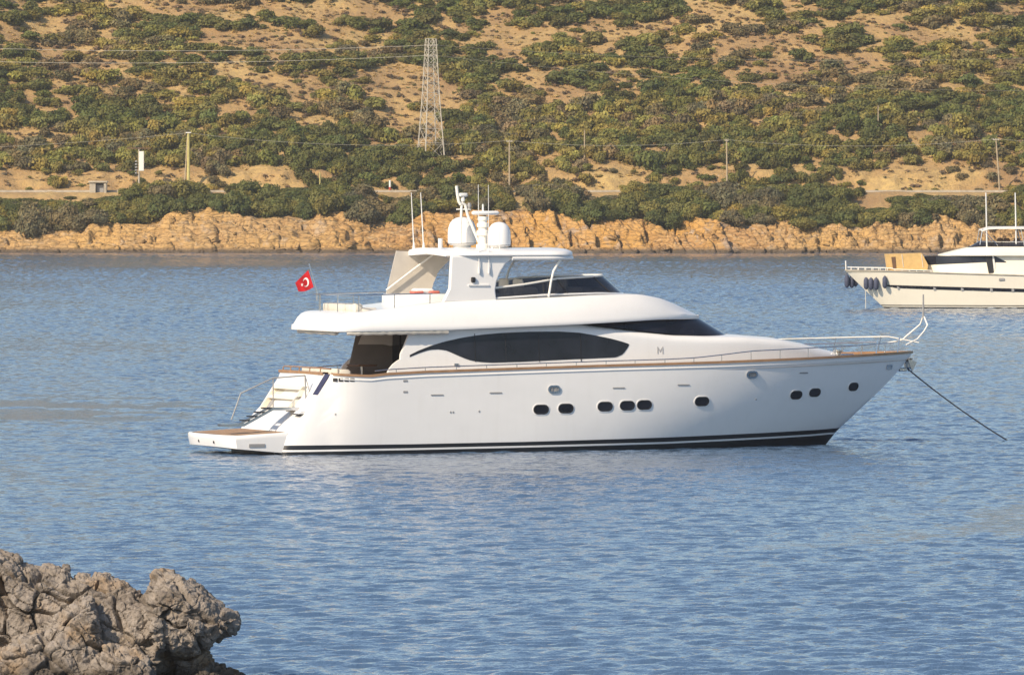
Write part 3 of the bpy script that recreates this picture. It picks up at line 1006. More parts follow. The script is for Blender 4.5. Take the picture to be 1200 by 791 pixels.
# ================================================================== foreground outcrop
def mat_outcrop():
    m, nt, p = new_mat('grey_limestone')
    v = coords(nt)
    a = noise_tex(nt, v, .8, 6, .65, .4)
    f = noise_tex(nt, v, 5.0, 8, .7)
    c = ramp(nt, a, [(0.28, (0.105, 0.085, 0.068)), (0.43, (0.21, 0.178, 0.147)), (0.60, (0.30, 0.262, 0.225)), (0.75, (0.275, 0.205, 0.13))])
    c = mix(nt, ramp(nt, noise_tex(nt, v, .55, 4, .6), [(.52, (0, 0, 0)), (.68, (.7, .7, .7))]), c, (0.36, 0.225, 0.10))
    c = mix(nt, ramp(nt, f, [(.38, (.9, .9, .9)), (.47, (0, 0, 0))]), c, (0.085, 0.07, 0.055))
    c = mix(nt, ramp(nt, f, [(.60, (0, 0, 0)), (.72, (.6, .6, .6))]), c, (0.48, 0.42, 0.36))
    sep = node(nt, 'ShaderNodeSeparateXYZ')
    geo = node(nt, 'ShaderNodeNewGeometry')
    nt.links.new(geo.outputs['Position'], sep.inputs[0])
    wet = node(nt, 'ShaderNodeMapRange')
    wet.inputs[1].default_value, wet.inputs[2].default_value = .15, .55
    wet.inputs[3].default_value, wet.inputs[4].default_value = 1, 0
    nt.links.new(sep.outputs[2], wet.inputs[0])
    c = mix(nt, wet.outputs[0], c, (0.035, 0.028, 0.02))        # black tide stain
    nt.links.new(c, p.inputs['Base Color'])
    p.inputs['Roughness'].default_value = .85
    n1 = bump(nt, noise_tex(nt, v, 9.0, 8, .72), .8, .06)
    vo = node(nt, 'ShaderNodeTexVoronoi', feature='DISTANCE_TO_EDGE')
    vo.inputs['Scale'].default_value = 7.0
    nt.links.new(v, vo.inputs['Vector'])
    nt.links.new(bump(nt, vo.outputs['Distance'], .5, .04, n1), p.inputs['Normal'])
    return m

RD0 = 150.0                                    # distance of the outcrop
def rp(px, py, d=RD0):
    return at(px, py, d)
lumps = []      # (centre px, centre py, distance, half sizes in px (x), metres depth, px (z), tilt)
def lump(px, py, dd, rx, ry, rz, ty=0.0, seed=0):
    lumps.append((px, py, RD0 + dd, rx, ry, rz, ty, seed))
lump(110, 885, 0, 200, 2.2, 66, 0, 17)
slabs = [   # outline (photo pixels), distance, half thickness (m), rounding (px), lean back per px up
    ([(-60, 640), (0, 648), (20, 654), (23, 661), (40, 664), (75, 664), (85, 674), (107, 672), (143, 680), (165, 695), (170, 860), (-60, 860)], 1.5, 1.1, 26, .006),
    ([(96, 718), (110, 704), (150, 691), (174, 697), (196, 715), (200, 860), (80, 860)], .45, .9, 26, .008),
    ([(-60, 800), (0, 760), (45, 737), (75, 716), (100, 696), (109, 698), (114, 716), (118, 770), (95, 810), (-60, 870)], -.75, .62, 11, .012),
    ([(10, 805), (52, 752), (100, 717), (113, 724), (113, 765), (88, 815), (10, 860)], -1.1, .55, 13, .008),
    ([(168, 706), (179, 672), (190, 667), (206, 671), (232, 688), (254, 704), (261, 714), (274, 719), (279, 729), (274, 744), (262, 752), (247, 758), (226, 766), (200, 764), (180, 775), (168, 750)], .15, 1.15, 28, .006),
    ([(206, 690), (232, 700), (250, 722), (240, 745), (212, 748), (200, 720)], -.35, .75, 20, .006),
    ([(160, 735), (244, 742), (242, 776), (256, 860), (150, 860)], .75, .8, 16, .0),
    ([(185, 800), (244, 776), (263, 782), (288, 794), (310, 840), (310, 870), (185, 870)], .35, .95, 16, .008),
    ([(84, 870), (96, 790), (110, 772), (124, 760), (140, 757), (160, 765), (176, 776), (188, 800), (200, 870)], -1.5, .85, 34, .009),
    ([(-60, 775), (0, 768), (30, 787), (52, 806), (60, 870), (-60, 870)], -1.2, .8, 30, .008),
    ([(176, 690), (200, 684), (206, 700), (196, 740), (172, 745)], -.4, .6, 16, .008)]
bm = bmesh.new()
def inflate(poly, dd, T, R, lean):
    P = np.array(poly, float)
    gx = np.arange(P[:, 0].min() - 4, P[:, 0].max() + 5, 2.0)
    gy = np.arange(P[:, 1].min() - 4, P[:, 1].max() + 5, 2.0)
    X, Y = np.meshgrid(gx, gy)
    wob = 2.2 * fbm(X * .09, Y * .09, X * 0 + dd, 3, 701)
    X2, Y2 = X + wob, Y + 2.2 * fbm(X * .09, Y * .09, X * 0 + dd + 9, 3, 703)
    dist = np.full(X.shape, 1e9)
    ins = np.zeros(X.shape, bool)
    for (x0, y0), (x1, y1) in zip(P, np.roll(P, -1, 0)):
        t = np.clip(((X2 - x0) * (x1 - x0) + (Y2 - y0) * (y1 - y0)) / ((x1 - x0) ** 2 + (y1 - y0) ** 2), 0, 1)
        dist = np.minimum(dist, np.hypot(X2 - x0 - t * (x1 - x0), Y2 - y0 - t * (y1 - y0)))
        cr = (y0 > Y2) != (y1 > Y2)
        ins ^= cr & (X2 < (x1 - x0) * (Y2 - y0) / (y1 - y0 + 1e-12) + x0)
    q = np.clip(np.where(ins, dist, 0) / R, 0, 1)
    prof = T * np.sqrt(1 - (1 - q) ** 2) * (1 + .12 * fbm(X * .03, Y * .03, X * 0 + dd, 2, 711))
    cy = P[:, 1].mean()
    d0 = RD0 + dd + lean * (cy - Y) + .1 * fbm(X * .02, Y * .02, X * 0 + dd, 2, 713)
    idx = {}
    ny, nx = X.shape
    for sgn in (-1, 1):
        for j in range(ny):
            for i in range(nx):
                if sgn == 1 and prof[j, i] <= 0:
                    idx[(1, j, i)] = idx[(-1, j, i)]
                    continue
                idx[(sgn, j, i)] = bm.verts.new(at(X[j, i], Y[j, i], d0[j, i] + sgn * prof[j, i]))
        for j in range(ny - 1):
            for i in range(nx - 1):
                c4 = ((j, i), (j, i + 1), (j + 1, i + 1), (j + 1, i))
                if any(prof[a, b] > 0 for a, b in c4):
                    vs_ = [idx[(sgn, a, b)] for a, b in c4]
                    if len(set(vs_)) == 4:
                        try:
                            bm.faces.new(vs_ if sgn < 0 else vs_[::-1])
                        except ValueError:
                            pass
for s_ in slabs:
    inflate(*s_)
bmesh.ops.delete(bm, geom=[v for v in bm.verts if not v.link_faces], context='VERTS')
bmesh.ops.recalc_face_normals(bm, faces=bm.faces)
mpp = RD0 / F
for (px, py, dd, rx, ry, rz, ty, sd) in lumps:
    c = at(px, py, dd)
    t = bmesh.new()
    bmesh.ops.create_icosphere(t, subdivisions=4, radius=1)
    r_ = random.Random(sd)
    pl = [(Vector((r_.gauss(0, 1), r_.gauss(0, 1), r_.gauss(0, 1))).normalized(), r_.uniform(.60, .90)) for _ in range(11)]
    rm = Matrix.Rotation(ty, 3, 'Y')
    for v in t.verts:
        n_ = v.co.normalized()
        r = 1.08
        for d_, h_ in pl:
            q = n_.dot(d_)
            if q > .1:
                r = min(r, h_ / q)
        v.co = c + rm @ Vector((n_.x * r * rx * mpp, n_.y * r * ry, n_.z * r * rz * mpp))
    me = bpy.data.meshes.new('t')
    t.to_mesh(me)
    t.free()
    bm.from_mesh(me)
    bpy.data.meshes.remove(me)
me = bpy.data.meshes.new('rock_outcrop')
bm.to_mesh(me)
bm.free()
ob = bpy.data.objects.new('rock_outcrop', me)
COL.objects.link(ob)
rmod = ob.modifiers.new('r', 'REMESH')
rmod.mode, rmod.voxel_size, rmod.adaptivity = 'VOXEL', .022, 0
dg = bpy.context.evaluated_depsgraph_get()
me2 = bpy.data.meshes.new_from_object(ob.evaluated_get(dg))
ob.modifiers.clear()
ob.data = me2
me2.name = 'rock_outcrop'
bpy.data.meshes.remove(me)
nv = len(me2.vertices)
co = np.empty(nv * 3)
no = np.empty(nv * 3)
me2.vertices.foreach_get('co', co)
me2.vertices.foreach_get('normal', no)
co, no = co.reshape(-1, 3), no.reshape(-1, 3)
X, Y, Z = co.T
# joints running down to the left, pits and ridges
u_ = X * .8 - Z * .75
v_ = X * .5 + Z * .8
wv = fbm(X * .9, Y * .9, Z * .9, 3, 401) * .3
jv, j1, jg, ja, jb = cells(u_ * .75 + wv, v_ * 1.9 - wv, Y * .7, 411)
kv, _, jg2, _, _ = cells(u_ * 2.3 + wv, v_ * 4.2, Y * 2.2 + wv, 421)
pit = fbm(X * 3.2, Y * 3.2, Z * 3.2, 4, 431)
rid = 1 - np.abs(fbm(X * 1.4, Y * 1.4, Z * 1.4, 4, 441))
tilt_ = ja * (np.modf(jv * 7.3)[0] - .5) + jb * (np.modf(jv * 13.7)[0] - .5)
dsp = (jv - .5) * .06 + tilt_ * .20 + (kv - .5) * .035 - .24 * np.exp(-(jg / .05) ** 2) - .05 * np.exp(-(jg2 / .05) ** 2) + .07 * (rid - .7) + .03 * pit + .022 * (1 - 2 * np.abs(fbm(X * 4.5, Y * 4.5, Z * 4.5, 4, 481))) \
    + .018 * fbm(X * 9, Y * 9, Z * 9, 4, 451) - .055 * np.clip(fbm(X * 7, Y * 7, Z * 7, 3, 461) - .10, 0, 1) * sstep(-.2, .4, fbm(X * .8, Y * .8, Z * .8, 2, 465)) \
    + .009 * fbm(X * 26, Y * 26, Z * 26, 2, 471)
co = co + no * dsp[:, None]
me2.vertices.foreach_set('co', co.ravel())
me2.update()
me2.materials.clear()
me2.materials.append(mat_outcrop())
tag(ob, 'rugged grey brown rock outcrop with undercut nose at the near shore', 'rock outcrop')
print('ROCK', nv)

# ================================================================== the motor yacht
YAW = math.radians(22.4)
cy_, sy_ = math.cos(YAW), math.sin(YAW)
_A = at(330, 533.5, 10 * F / (533.5 - HORIZON))               # stern waterline corner on the near side
HB = 2.85
ORG = Vector((_A.x - sy_ * HB, _A.y + cy_ * HB, 0))
yacht = empty('motor_yacht', ORG, YAW, label='large white three deck motor yacht moored in the bay, bow to the right', category='yacht')

def ray(px, py):
    o = Vector((0, 0, CAM_H)) - ORG
    d = Vector(((px - 600) / F, 1, -(py - HORIZON) / F))
    q = lambda v: Vector((v.x * cy_ + v.y * sy_, -v.x * sy_ + v.y * cy_, v.z))
    return q(o), q(d)

def side(px, py, y):
    """(x, z) in the yacht's own frame where that sight line meets the fore-and-aft plane at y"""
    o, d = ray(px, py)
    t = (y - o.y) / d.y
    return o.x + d.x * t, o.z + d.z * t

def trace(pts, S):
    """photo outline -> list of (x, z) on the near side of a hull-like surface of half width S(x, z)"""
    out = []
    for px, py in pts:
        y = -2.5
        for _ in range(14):
            x, z = side(px, py, y)
            y = .5 * y - .5 * S(x, z)
        out.append(side(px, py, y))
    return out

def lin(pts):
    xs = [p[0] for p in pts]
    zs = [p[1] for p in pts]
    return lambda v: float(np.interp(v, xs, zs))

# ---------------- hull lines
stem = sorted([side(*p, 0)[::-1] for p in ((1069.5, 413), (1057, 429), (1028, 458), (997, 489), (981, 504), (968.5, 520))])
stem = [(-.6, stem[0][1] - .5)] + stem
XF = lin(stem)                                                 # stem x at height z
aft = sorted([side(*p, -2.6)[::-1] for p in ((388, 440), (362, 481), (337, 507), (329, 534))])
aft = [(-.6, aft[0][1])] + aft
XA = lin(aft)
LOA = stem[-1][1]
def sheer_plan(x):
    u = max(0.0, x - 2.0) / (LOA - 2.0)
    b = 3.08
    if x < 3.6:
        q = (3.6 - x) / 1.6
        b = 2.62 + .46 * max(0.0, 1 - min(max(q, 0), 1) ** 2) ** .5 if x > 2.0 else 2.62
    if u > .50:
        b *= max(0.0, 1 - ((u - .50) / .50) ** 2.5) ** .86
    return max(b, .03)
def wl_plan(x, z):
    x0, x1 = XA(z), XF(z)
    u = min(max((x - x0) / (x1 - x0), 0), 1)
    q = 1 - min((x - x0) / 1.5, 1)
    b = 2.45 + .41 * max(0.0, 1 - q * q) ** .5
    if u > .36:
        b *= max(0.0, 1 - ((u - .36) / .64) ** 2.0) ** .95
    return max(b, .02)
shr = trace([(386, 438.7), (410, 440), (434, 441), (454, 438.6), (500, 436), (600, 432.5), (720, 428.5), (780, 426.8), (846, 424.7), (947, 420.4), (1000, 417.5), (1040, 415), (1066, 413.2)], lambda x, z: sheer_plan(x))
shr.append((LOA, stem[-1][0]))
ZS = lin(shr)
def hull_half(x, z):
    t = min(max(z / max(ZS(x), .5), 0), 1)
    b0, b1 = wl_plan(x, z), sheer_plan(x)
    k = .55 + 1.0 * min(max((x / LOA - .5) / .5, 0), 1)        # bow sections flare
    return b0 + (b1 - b0) * (t ** k if b1 >= b0 else t)

bt = trace([(328, 522), (480, 520.5), (620, 517.6), (780, 512.6), (900, 507), (960, 503.5), (983, 501.5)], hull_half)   # top of the black boot band
sA = trace([(328, 528.5), (480, 526.3), (620, 523.2), (780, 518.9), (900, 513), (950, 510), (972, 508)], hull_half)     # thin white line in it
ZB, ZW = lin(bt), lin(sA)
NU = 120
us = [(i / NU) ** 1.0 for i in range(NU + 1)]
us = sorted(set([0, .004, .01, .02] + us))
rows, band = [], []
def hull_row(zf):
    r = []
    for u in us:
        x = u * LOA
        for _ in range(8):
            z = zf(x)
            x = XA(z) + (XF(z) - XA(z)) * u
        z = zf(x)
        r.append((x, -hull_half(x, max(z, 0)) * (1 if u < 1 else .2), z))
    return r
fr = [0.03, .12, .25, .38, .5, .62, .74, .86, .94, 1.0]
zfs = [lambda x: -.55, lambda x: 0.0, lambda x: ZW(x) - .035, lambda x: ZW(x) + .035, lambda x: ZB(x)] + [(lambda x, f=f: ZB(x) + (ZS(x) - ZB(x)) * f) for f in fr]
half = [hull_row(z) for z in zfs]
mi_ = [1, 1, 0, 1] + [0] * 20
hm = MB()
hm.grid(half, mif=lambda i, k: mi_[i])
hm.grid([[(x, -y, z) for x, y, z in r] for r in half], mif=lambda i, k: mi_[i])
hm.grid([[r[0], (r[0][0] - .05, 0, r[0][2]), (r[0][0], -r[0][1], r[0][2])] for r in half], mif=lambda i, k: mi_[i])     # raked transom
hull = hm.build('hull', [M['white'], M['black']], yacht, smooth=True, angle=35)

# deck a little below the cap rail
dk = MB()
top = half[-1]
dk.grid([[(x, y * .985, z - .28) for x, y, z in top], [(x, 0, z - .22) for x, y, z in top], [(x, -y * .985, z - .28) for x, y, z in top]])
dk.build('deck', M['teak'], yacht)
# teak cap rail
cap = MB()
for s in (1, -1):
    inn = [(x, s * (abs(y) - .13 if abs(y) > .16 else .02), z) for x, y, z in top]
    out = [(x, s * (abs(y) + .035), z) for x, y, z in top]
    cap.grid([[(x, y, z - .035) for x, y, z in out], [(x, y, z + .055) for x, y, z in out], [(x, y, z + .055) for x, y, z in inn], [(x, y, z - .035) for x, y, z in inn]])
cap.build('cap_rail', M['varnish'], yacht, smooth=True)
# fine rub line below the cap
rl = MB()
for s in (1, -1):
    rl.tube([(x, s * (abs(hull_half(x, z - .16)) + .005), z - .16) for x, y, z in top[3:-2]], .03, 6)
rl.build('rub_rail', M['white'], yacht, smooth=True)

def on_hull(px, py):
    x, z = trace([(px, py)], hull_half)[0]
    return x, -hull_half(x, z), z
def hull_frame(px, py):
    x, y, z = on_hull(px, py)
    e = .15
    tx = Vector((2 * e, -(hull_half(x + e, z) - hull_half(x - e, z)), 0)).normalized()
    tz = Vector((0, -(hull_half(x, z + e) - hull_half(x, z - e)), 2 * e)).normalized()
    n = tx.cross(tz).normalized()
    if n.y > 0:
        n = -n
    return Vector((x, y, z)), tx, tz, n

def stadium(w, h, n=7):
    r = min(w, h) / 2
    pts = []
    for cx, a0 in ((w / 2 - r, -90), (-w / 2 + r, 90)):
        for i in range(n + 1):
            a = math.radians(a0 + 180 * i / n)
            pts.append((cx + r * math.cos(a), r * math.sin(a)))
    return pts
def rrect(w, h, r, n=4):
    pts = []
    for cx, cz, a0 in ((w / 2 - r, -h / 2 + r, -90), (w / 2 - r, h / 2 - r, 0), (-w / 2 + r, h / 2 - r, 90), (-w / 2 + r, -h / 2 + r, 180)):
        for i in range(n + 1):
            a = math.radians(a0 + 90 * i / n)
            pts.append((cx + r * math.cos(a), cz + r * math.sin(a)))
    return pts
def plate(mb, fr_, outline, d0, d1, mi=0, mirror=False):
    """a plate lying on the hull: outline in (along, up), from d0 to d1 outward"""
    c, tx, tz, n = fr_
    def P(a, b, d):
        q = c + tx * a + tz * b + n * d
        return (q.x, -q.y if mirror else q.y, q.z)
    m = len(outline)
    mb.add([P(a, b, d0) for a, b in outline] + [P(a, b, d1) for a, b in outline], [tuple(range(m)), tuple(range(2 * m - 1, m - 1, -1))] + [(i, (i + 1) % m, m + (i + 1) % m, m + i) for i in range(m)], mi)
def ring_plate(mb, fr_, o1, o2, d0, d1, mirror=False):
    c, tx, tz, n = fr_
    def P(a, b, d):
        q = c + tx * a + tz * b + n * d
        return (q.x, -q.y if mirror else q.y, q.z)
    rows_ = [[P(a, b, d) for a, b in o + o[:1]] for o, d in ((o1, d0), (o1, d1), (o2, d1), (o2, d0))]
    mb.grid(rows_)
PORTS = [(634, 479.8), (663, 478.6), (709, 476.3), (735, 475.2), (755, 474.4), (822.5, 470.3), (933, 462.7), (954.8, 459.8), (1000, 453)]
for i, (px, py) in enumerate(PORTS):
    fr_ = hull_frame(px, py)
    kk = (fr_[0].y * cy_ + ORG.y) / F
    sq = [1, 1, 1, 1, 1, 1, .92, .92, .85][i]
    w_, h_ = 16.5 * kk * sq / max(.6, cy_), 9.5 * kk
    for mir in (False, True):
        if mir and i > 9:
            continue
        f = MB()
        ring_plate(f, fr_, stadium(w_ * 1.12, h_ * 1.22), stadium(w_ * .96, h_ * .92), -.05, .028, mir)
        fo = f.build('porthole', M['dark'], yacht, smooth=True)
        g_ = MB()
        plate(g_, fr_, stadium(w_ * .97, h_ * .94), -.04, .012, 0, mir)
        g_.build('pane', M['glass'], fo)
        g2 = MB()
        ring_plate(g2, fr_, stadium(w_ * 1.24, h_ * 1.44), stadium(w_ * 1.12, h_ * 1.22), -.05, .016, mir)
        g2.build('rim', M['white'], fo, smooth=True)
for px, py in ((649, 456), (881, 438.7)):                      # chromed fairleads
    fr_ = hull_frame(px, py)
    f = MB()
    ring_plate(f, fr_, stadium(.50, .30), stadium(.36, .17), -.05, .05)
    fo = f.build('fairlead', M['steel'], yacht, smooth=True)
    g_ = MB()
    plate(g_, fr_, stadium(.37, .18), -.05, .008)
    for a in (-.08, .08):
        plate(g_, (fr_[0] + fr_[1] * a, *fr_[1:]), rrect(.06, .15, .02), .008, .03)
    g_.build('roller', M['grey'], fo)
for px, py in ((512, 462.8), (580.8, 460.3), (725, 454.5), (801, 451), (942, 437)):
    vt = MB()
    plate(vt, hull_frame(px, py), rrect(.50 if px < 900 else .4, .045, .02), -.02, .02)
    vt.build('drain_slot', M['grey'], yacht)
for px in (392.7, 399.5, 406.2, 412.8):
    vt = MB()
    plate(vt, hull_frame(px, 445.2), rrect(.17, .13, .02), -.02, .012)
    vt.build('vent_grille', M['dark'], yacht)
for px, py in ((475, 446.3), (475, 459.2)):
    vt = MB()
    plate(vt, hull_frame(px, py), rrect(.18, .07, .02), -.02, .014)
    vt.build('hull_fitting', M['grey'], yacht)
for px, py in ((393, 485.5), (528, 483), (531, 483), (561.5, 482), (886, 468)):
    vt = MB()
    plate(vt, hull_frame(px, py), rrect(.06, .07, .02), -.02, .014)
    vt.build('hull_fitting', M['grey'], yacht)

# ---------------- stern: platform, transom details, gangway
def plane_hit(px, py, p0, nrm):
    o, d = ray(px, py)
    t = (Vector(p0) - o).dot(Vector(nrm)) / d.dot(Vector(nrm))
    return o + d * t
pa = side(275, 511, -2.5)                                      # near aft corner of the platform top
PZ, PX0 = pa[1], pa[0] - .3
print('PLATFORM', PX0, PZ, XA(.6))
x_in = XA(.6) + .1
Wp = 2.55
def plat_outline(grow=0.0, z=0.0):
    pts = []
    for i in range(17):
        a = -1 + 2 * i / 16
        y = a * (Wp + grow)
        pts.append((PX0 - grow + .32 * abs(a) ** 4, y, z))
    return pts
pl_ = MB()
def plat_ring(g, z, ins=0.0):
    o = plat_outline(g, z)
    return [(x_in - .02, -(Wp + g), z + .10)] + [(x + ins, y, z) for x, y, _ in o] + [(x_in - .02, Wp + g, z + .10)]
def under(g, ins):
    r = plat_ring(g, 0, ins)
    out = []
    for x, y, _ in r:
        t = min(max((x - PX0) / (x_in - PX0), 0), 1)
        out.append((x, y, .30 - .24 * math.sin(t * math.pi * .5)))
    return out
pl_.grid([plat_ring(-.12, PZ + .012), plat_ring(-.03, PZ + .012), plat_ring(0, PZ - .02), plat_ring(.0, PZ - .16), under(-.02, .04), under(-.55, .75)])
pf = pl_.build('swim_platform', M['white'], yacht, smooth=True, angle=50)
tk = MB()
r1_ = plat_ring(-.16, PZ + .018)
tk.add(r1_, [tuple(range(len(r1_)))])
tk.build('teak_deck', M['teak'], pf)
pd = MB()
xs_in = XA(.4) - .05
for (x0_, w_, zc, h_) in ((PX0 + 1.15, .62, .36, .12),):
    pd.box((x0_, -Wp - .0, zc), (w_, .03, h_))
pd.build('step_pad', M['grey'], pf)
sc_ = MB()
for q in (-.42, .25, ):
    sc_.lathe((PX0 + .04, q * 2.4, .45), [(.05, -.04), (.05, .05)], 8)
sc_.build('socket', M['dark'], pf)
MB().box((.6, 0, .10), (1.4, 4.6, .34), bev=.05).build('keel_block', M['black'], pf)

def trp(py_l, z):                                              # point on the transom plane
    return (XA(z) - .012, py_l, z)
def trans_plate(mb, y0, y1, z0, z1, d0, d1, mi=0):
    pts = []
    for d in (d0, d1):
        pts += [(XA(z) - d, y, z) for y, z in ((y0, z0), (y1, z0), (y1, z1), (y0, z1))]
    mb.add(pts, [(0, 1, 2, 3), (7, 6, 5, 4), (0, 4, 5, 1), (1, 5, 6, 2), (2, 6, 7, 3), (3, 7, 4, 0)], mi)
def tp(px, py):
    """(y, z) on the transom for a photo pixel"""
    z = 1.5
    for _ in range(12):
        s = (XA(z + .1) - XA(z - .1)) / .2
        q = plane_hit(px, py, (XA(z), 0, z), (1, 0, -s))
        z = q.z
    return q.y, q.z
# central bench recess between the two stairways
rc = MB()
(y0, z1), (y1, z0) = tp(306, 451), tp(350, 476)
yL, yR = 1.95, -1.05
trans_plate(rc, yR, yL, 1.98, 2.10, .0, .20)
trans_plate(rc, yR, yL, 2.34, 2.46, .0, .26)
trans_plate(rc, yR, yR + .12, 1.55, 2.46, .0, .22)
trans_plate(rc, yL - .12, yL, 1.55, 2.46, .0, .22)
rc_o = rc.build('transom_moulding', M['cream'], yacht)
tl_ = MB()
trans_plate(tl_, yR + .14, yL - .14, 2.12, 2.33, .0, .03)
trans_plate(tl_, yR + .14, yL - .14, 1.60, 1.96, .0, .02)
tl_.build('shaded_locker_lid', M['vinyl'], rc_o)  # lid in a darker tone that paints the shade inside the recess
tl_ = MB()
trans_plate(tl_, yL - .55, yL - .2, 1.64, 1.9, .0, .05)
tl_.build('shower_box', M['grey'], rc_o)
# side wings rising aft of the stairs, the near one with a dark panel for the open gap's shade
gt = MB()
trans_plate(gt, -2.52, -2.02, 2.2, 2.95, .0, .03)
gt.build('dark_stair_gap', M['navy'], yacht)
st = MB()
trans_plate(st, -2.5, -1.9, 1.50, 1.60, .0, .22)
st.build('boarding_step', M['white'], yacht)
st = MB()
trans_plate(st, -2.45, -1.85, 1.46, 1.50, .0, .20)
st.build('step_mat', M['dark'], yacht)
# gangway: level part then steps down
gw = empty('gangway', (0, 0, 0))
gw.parent = yacht
GY0, GY1 = -1.55, -.95
GYc = (GY0 + GY1) / 2
def gpt(px, py):
    x, z = side(px, py, GY0)
    return x, z
g0, g1, g2, g3 = gpt(357, 479), gpt(320, 478.5), gpt(286, 497.5), gpt(262, 498)
gm = MB()
for y in (GY0, GY1):
    for a, b in ((g0, g1), (g1, g2), (g2, g3)):
        dx, dz = b[0] - a[0], b[1] - a[1]
        gm.prism([(a[0], a[1] + .03), (b[0], b[1] + .03), (b[0], b[1] - .07), (a[0], a[1] - .07)], y - .03, y + .03)
gm.box(((g0[0] + g1[0]) / 2, GYc, g1[1]), (abs(g0[0] - g1[0]), .56, .05))
gm.box(((g2[0] + g3[0]) / 2, GYc, g3[1]), (abs(g2[0] - g3[0]), .56, .05))
gm.build('frame', M['steel'], gw)
for q in range(4):
    t = (q + .5) / 4
    x, z = g1[0] + (g2[0] - g1[0]) * t, g1[1] + (g2[1] - g1[1]) * t
    MB().box((x, GYc, z + .07), (.24, .62, .05), bev=.01).build('tread', M['dark'], gw)
gr_ = MB()
a0, a1, a2, a3 = gpt(357.5, 440), gpt(320, 443), gpt(282, 461), gpt(271, 492)
for y in (GY0,):
    gr_.tube([(p[0], y, p[1]) for p in (a0, a1, a2, a3)], .028, 6)
    gr_.tube([(a1[0], y, a1[1]), (g1[0], y, g1[1])], .022, 6).tube([(a0[0], y, a0[1]), (g0[0] + .05, y, g0[1])], .03, 6)
    gr_.tube([(a0[0], y, a0[1]), (g0[0] + .42, y, g0[1] - .1)], .015, 6)
gr_.build('gangway_rail', M['grey'], gw, smooth=True)

# ---------------- house
zdeck = lambda x: ZS(x) - .3
xh0 = side(478, 400, -2.55)[0]                                 # saloon doors
nose = side(986, 412, 0)
def WA(x):                                                     # plan of the house
    b = 2.52
    lim = sheer_plan(x) - .5
    t = max(0.0, (x - (xh0 + 6)) / (nose[0] - xh0 - 6))
    return max(.12, min(b, lim, b * max(0.0, 1 - t ** 2.6) ** .8 + .02))
def house_half(x, z):
    h = z - zdeck(x)
    return max(.05, WA(x) - .10 * max(h, 0) ** 1.3 * .6)
roof_line = trace([(480, 378), (600, 374), (665, 373), (690, 378.5), (712, 381), (745, 385), (790, 390), (830, 391.5)], house_half)
roof_line += [side(849, 390.5, 0), side(897, 394, 0), side(935, 401, 0), side(965.4, 409, 0), side(988, 414, 0)]
ZR = lin(roof_line)
hs_ = MB()
xs_ = list(np.linspace(side(478, 395, -2.5)[0] + 1.36, nose[0], 56))
rows = []
for x in xs_:
    zd, zr = zdeck(x) - .05, ZR(x) - .02
    hgt = max(zr - zd, .05)
    e = min(.34, hgt * .45, WA(x) * .5)
    sec = []
    for f in (0, .3, .6, .85):
        z = zd + (hgt - e) * f
        sec.append((house_half(x, z), z))
    zz = zd + hgt - e
    b = house_half(x, zz)
    for a in (0, 22, 45, 67, 90):
        r = math.radians(a)
        sec.append((b - e * (1 - math.cos(r)), zz + e * .8 * math.sin(r)))
    sec.append((sec[-1][0] * .5, zr - .02))
    sec.append((0, zr))
    rows.append([(x, -y, z) for y, z in sec] + [(x, y, z) for y, z in sec[::-1][1:]])
hs_.grid(rows)
hs_.add(rows[0], [tuple(range(len(rows[0])))])
hs_.add(rows[-1], [tuple(range(len(rows[-1])))])
house = hs_.build('deckhouse', M['white'], yacht, smooth=True, angle=45)

def strip(up, lo, S, mats, name, parent, off=.014, n=60, kz=5, mirror=True):
    """a dark panel set into a curved wall, outlined above and below; both sides of the boat"""
    U, L_ = trace(up, S), trace(lo, S)
    x0_, x1_ = max(U[0][0], L_[0][0]), min(U[-1][0], L_[-1][0])
    fu, fl = lin(U), lin(L_)
    m = None
    for s in ((-1, 1) if mirror else (-1,)):
        mb = MB()
        rr, ri = [], []
        for i in range(n + 1):
            x = x0_ + (x1_ - x0_) * (.5 - .5 * math.cos(math.pi * i / n))
            a, b = fl(x), max(fu(x), fl(x) + .004)
            zz = [a + (b - a) * k_ / kz for k_ in range(kz + 1)]
            rr.append([(x, s * (S(x, a) - .03), a)] + [(x, s * (S(x, z) + off), z) for z in zz] + [(x, s * (S(x, b) - .03), b)])
        mb.grid(rr)
        m = mb.build(name, mats, parent, smooth=True, angle=50)
    return m
# the long curved saloon window with its thin tail
wu = [(480, 416), (490, 411), (503, 405.8), (520, 400.5), (540, 396), (560, 392.7), (585, 390.3), (620, 388.7), (655, 388.5), (680, 390), (700, 393.5), (718, 397.3), (730, 400.7), (735.5, 402.5), (737.2, 403.6)]
wl_ = [(480, 418.5), (492, 413.5), (503, 410), (514, 409.3), (524, 411), (535, 416), (548, 421.5), (560, 424), (575, 425), (610, 424), (660, 421.5), (700, 419.8), (722, 418.7), (730, 415), (735.5, 407.5), (737.2, 403.8)]
strip(wu, wl_, house_half, M['glass'], 'saloon_window', yacht)
# mullions behind the glass edge: slim vertical joins
mu = MB()
for px in (556, 592, 631, 680):
    (xa_, za_), = trace([(px, 391)], house_half)
    (xb_, zb_), = trace([(px, 424)], house_half)
    for s in (-1, 1):
        mu.tube([(xa_, s * (house_half(xa_, z) + .016), z) for z in np.linspace(zb_, za_, 5)], .014, 4)
mu.build('window_join', M['dark'], yacht)

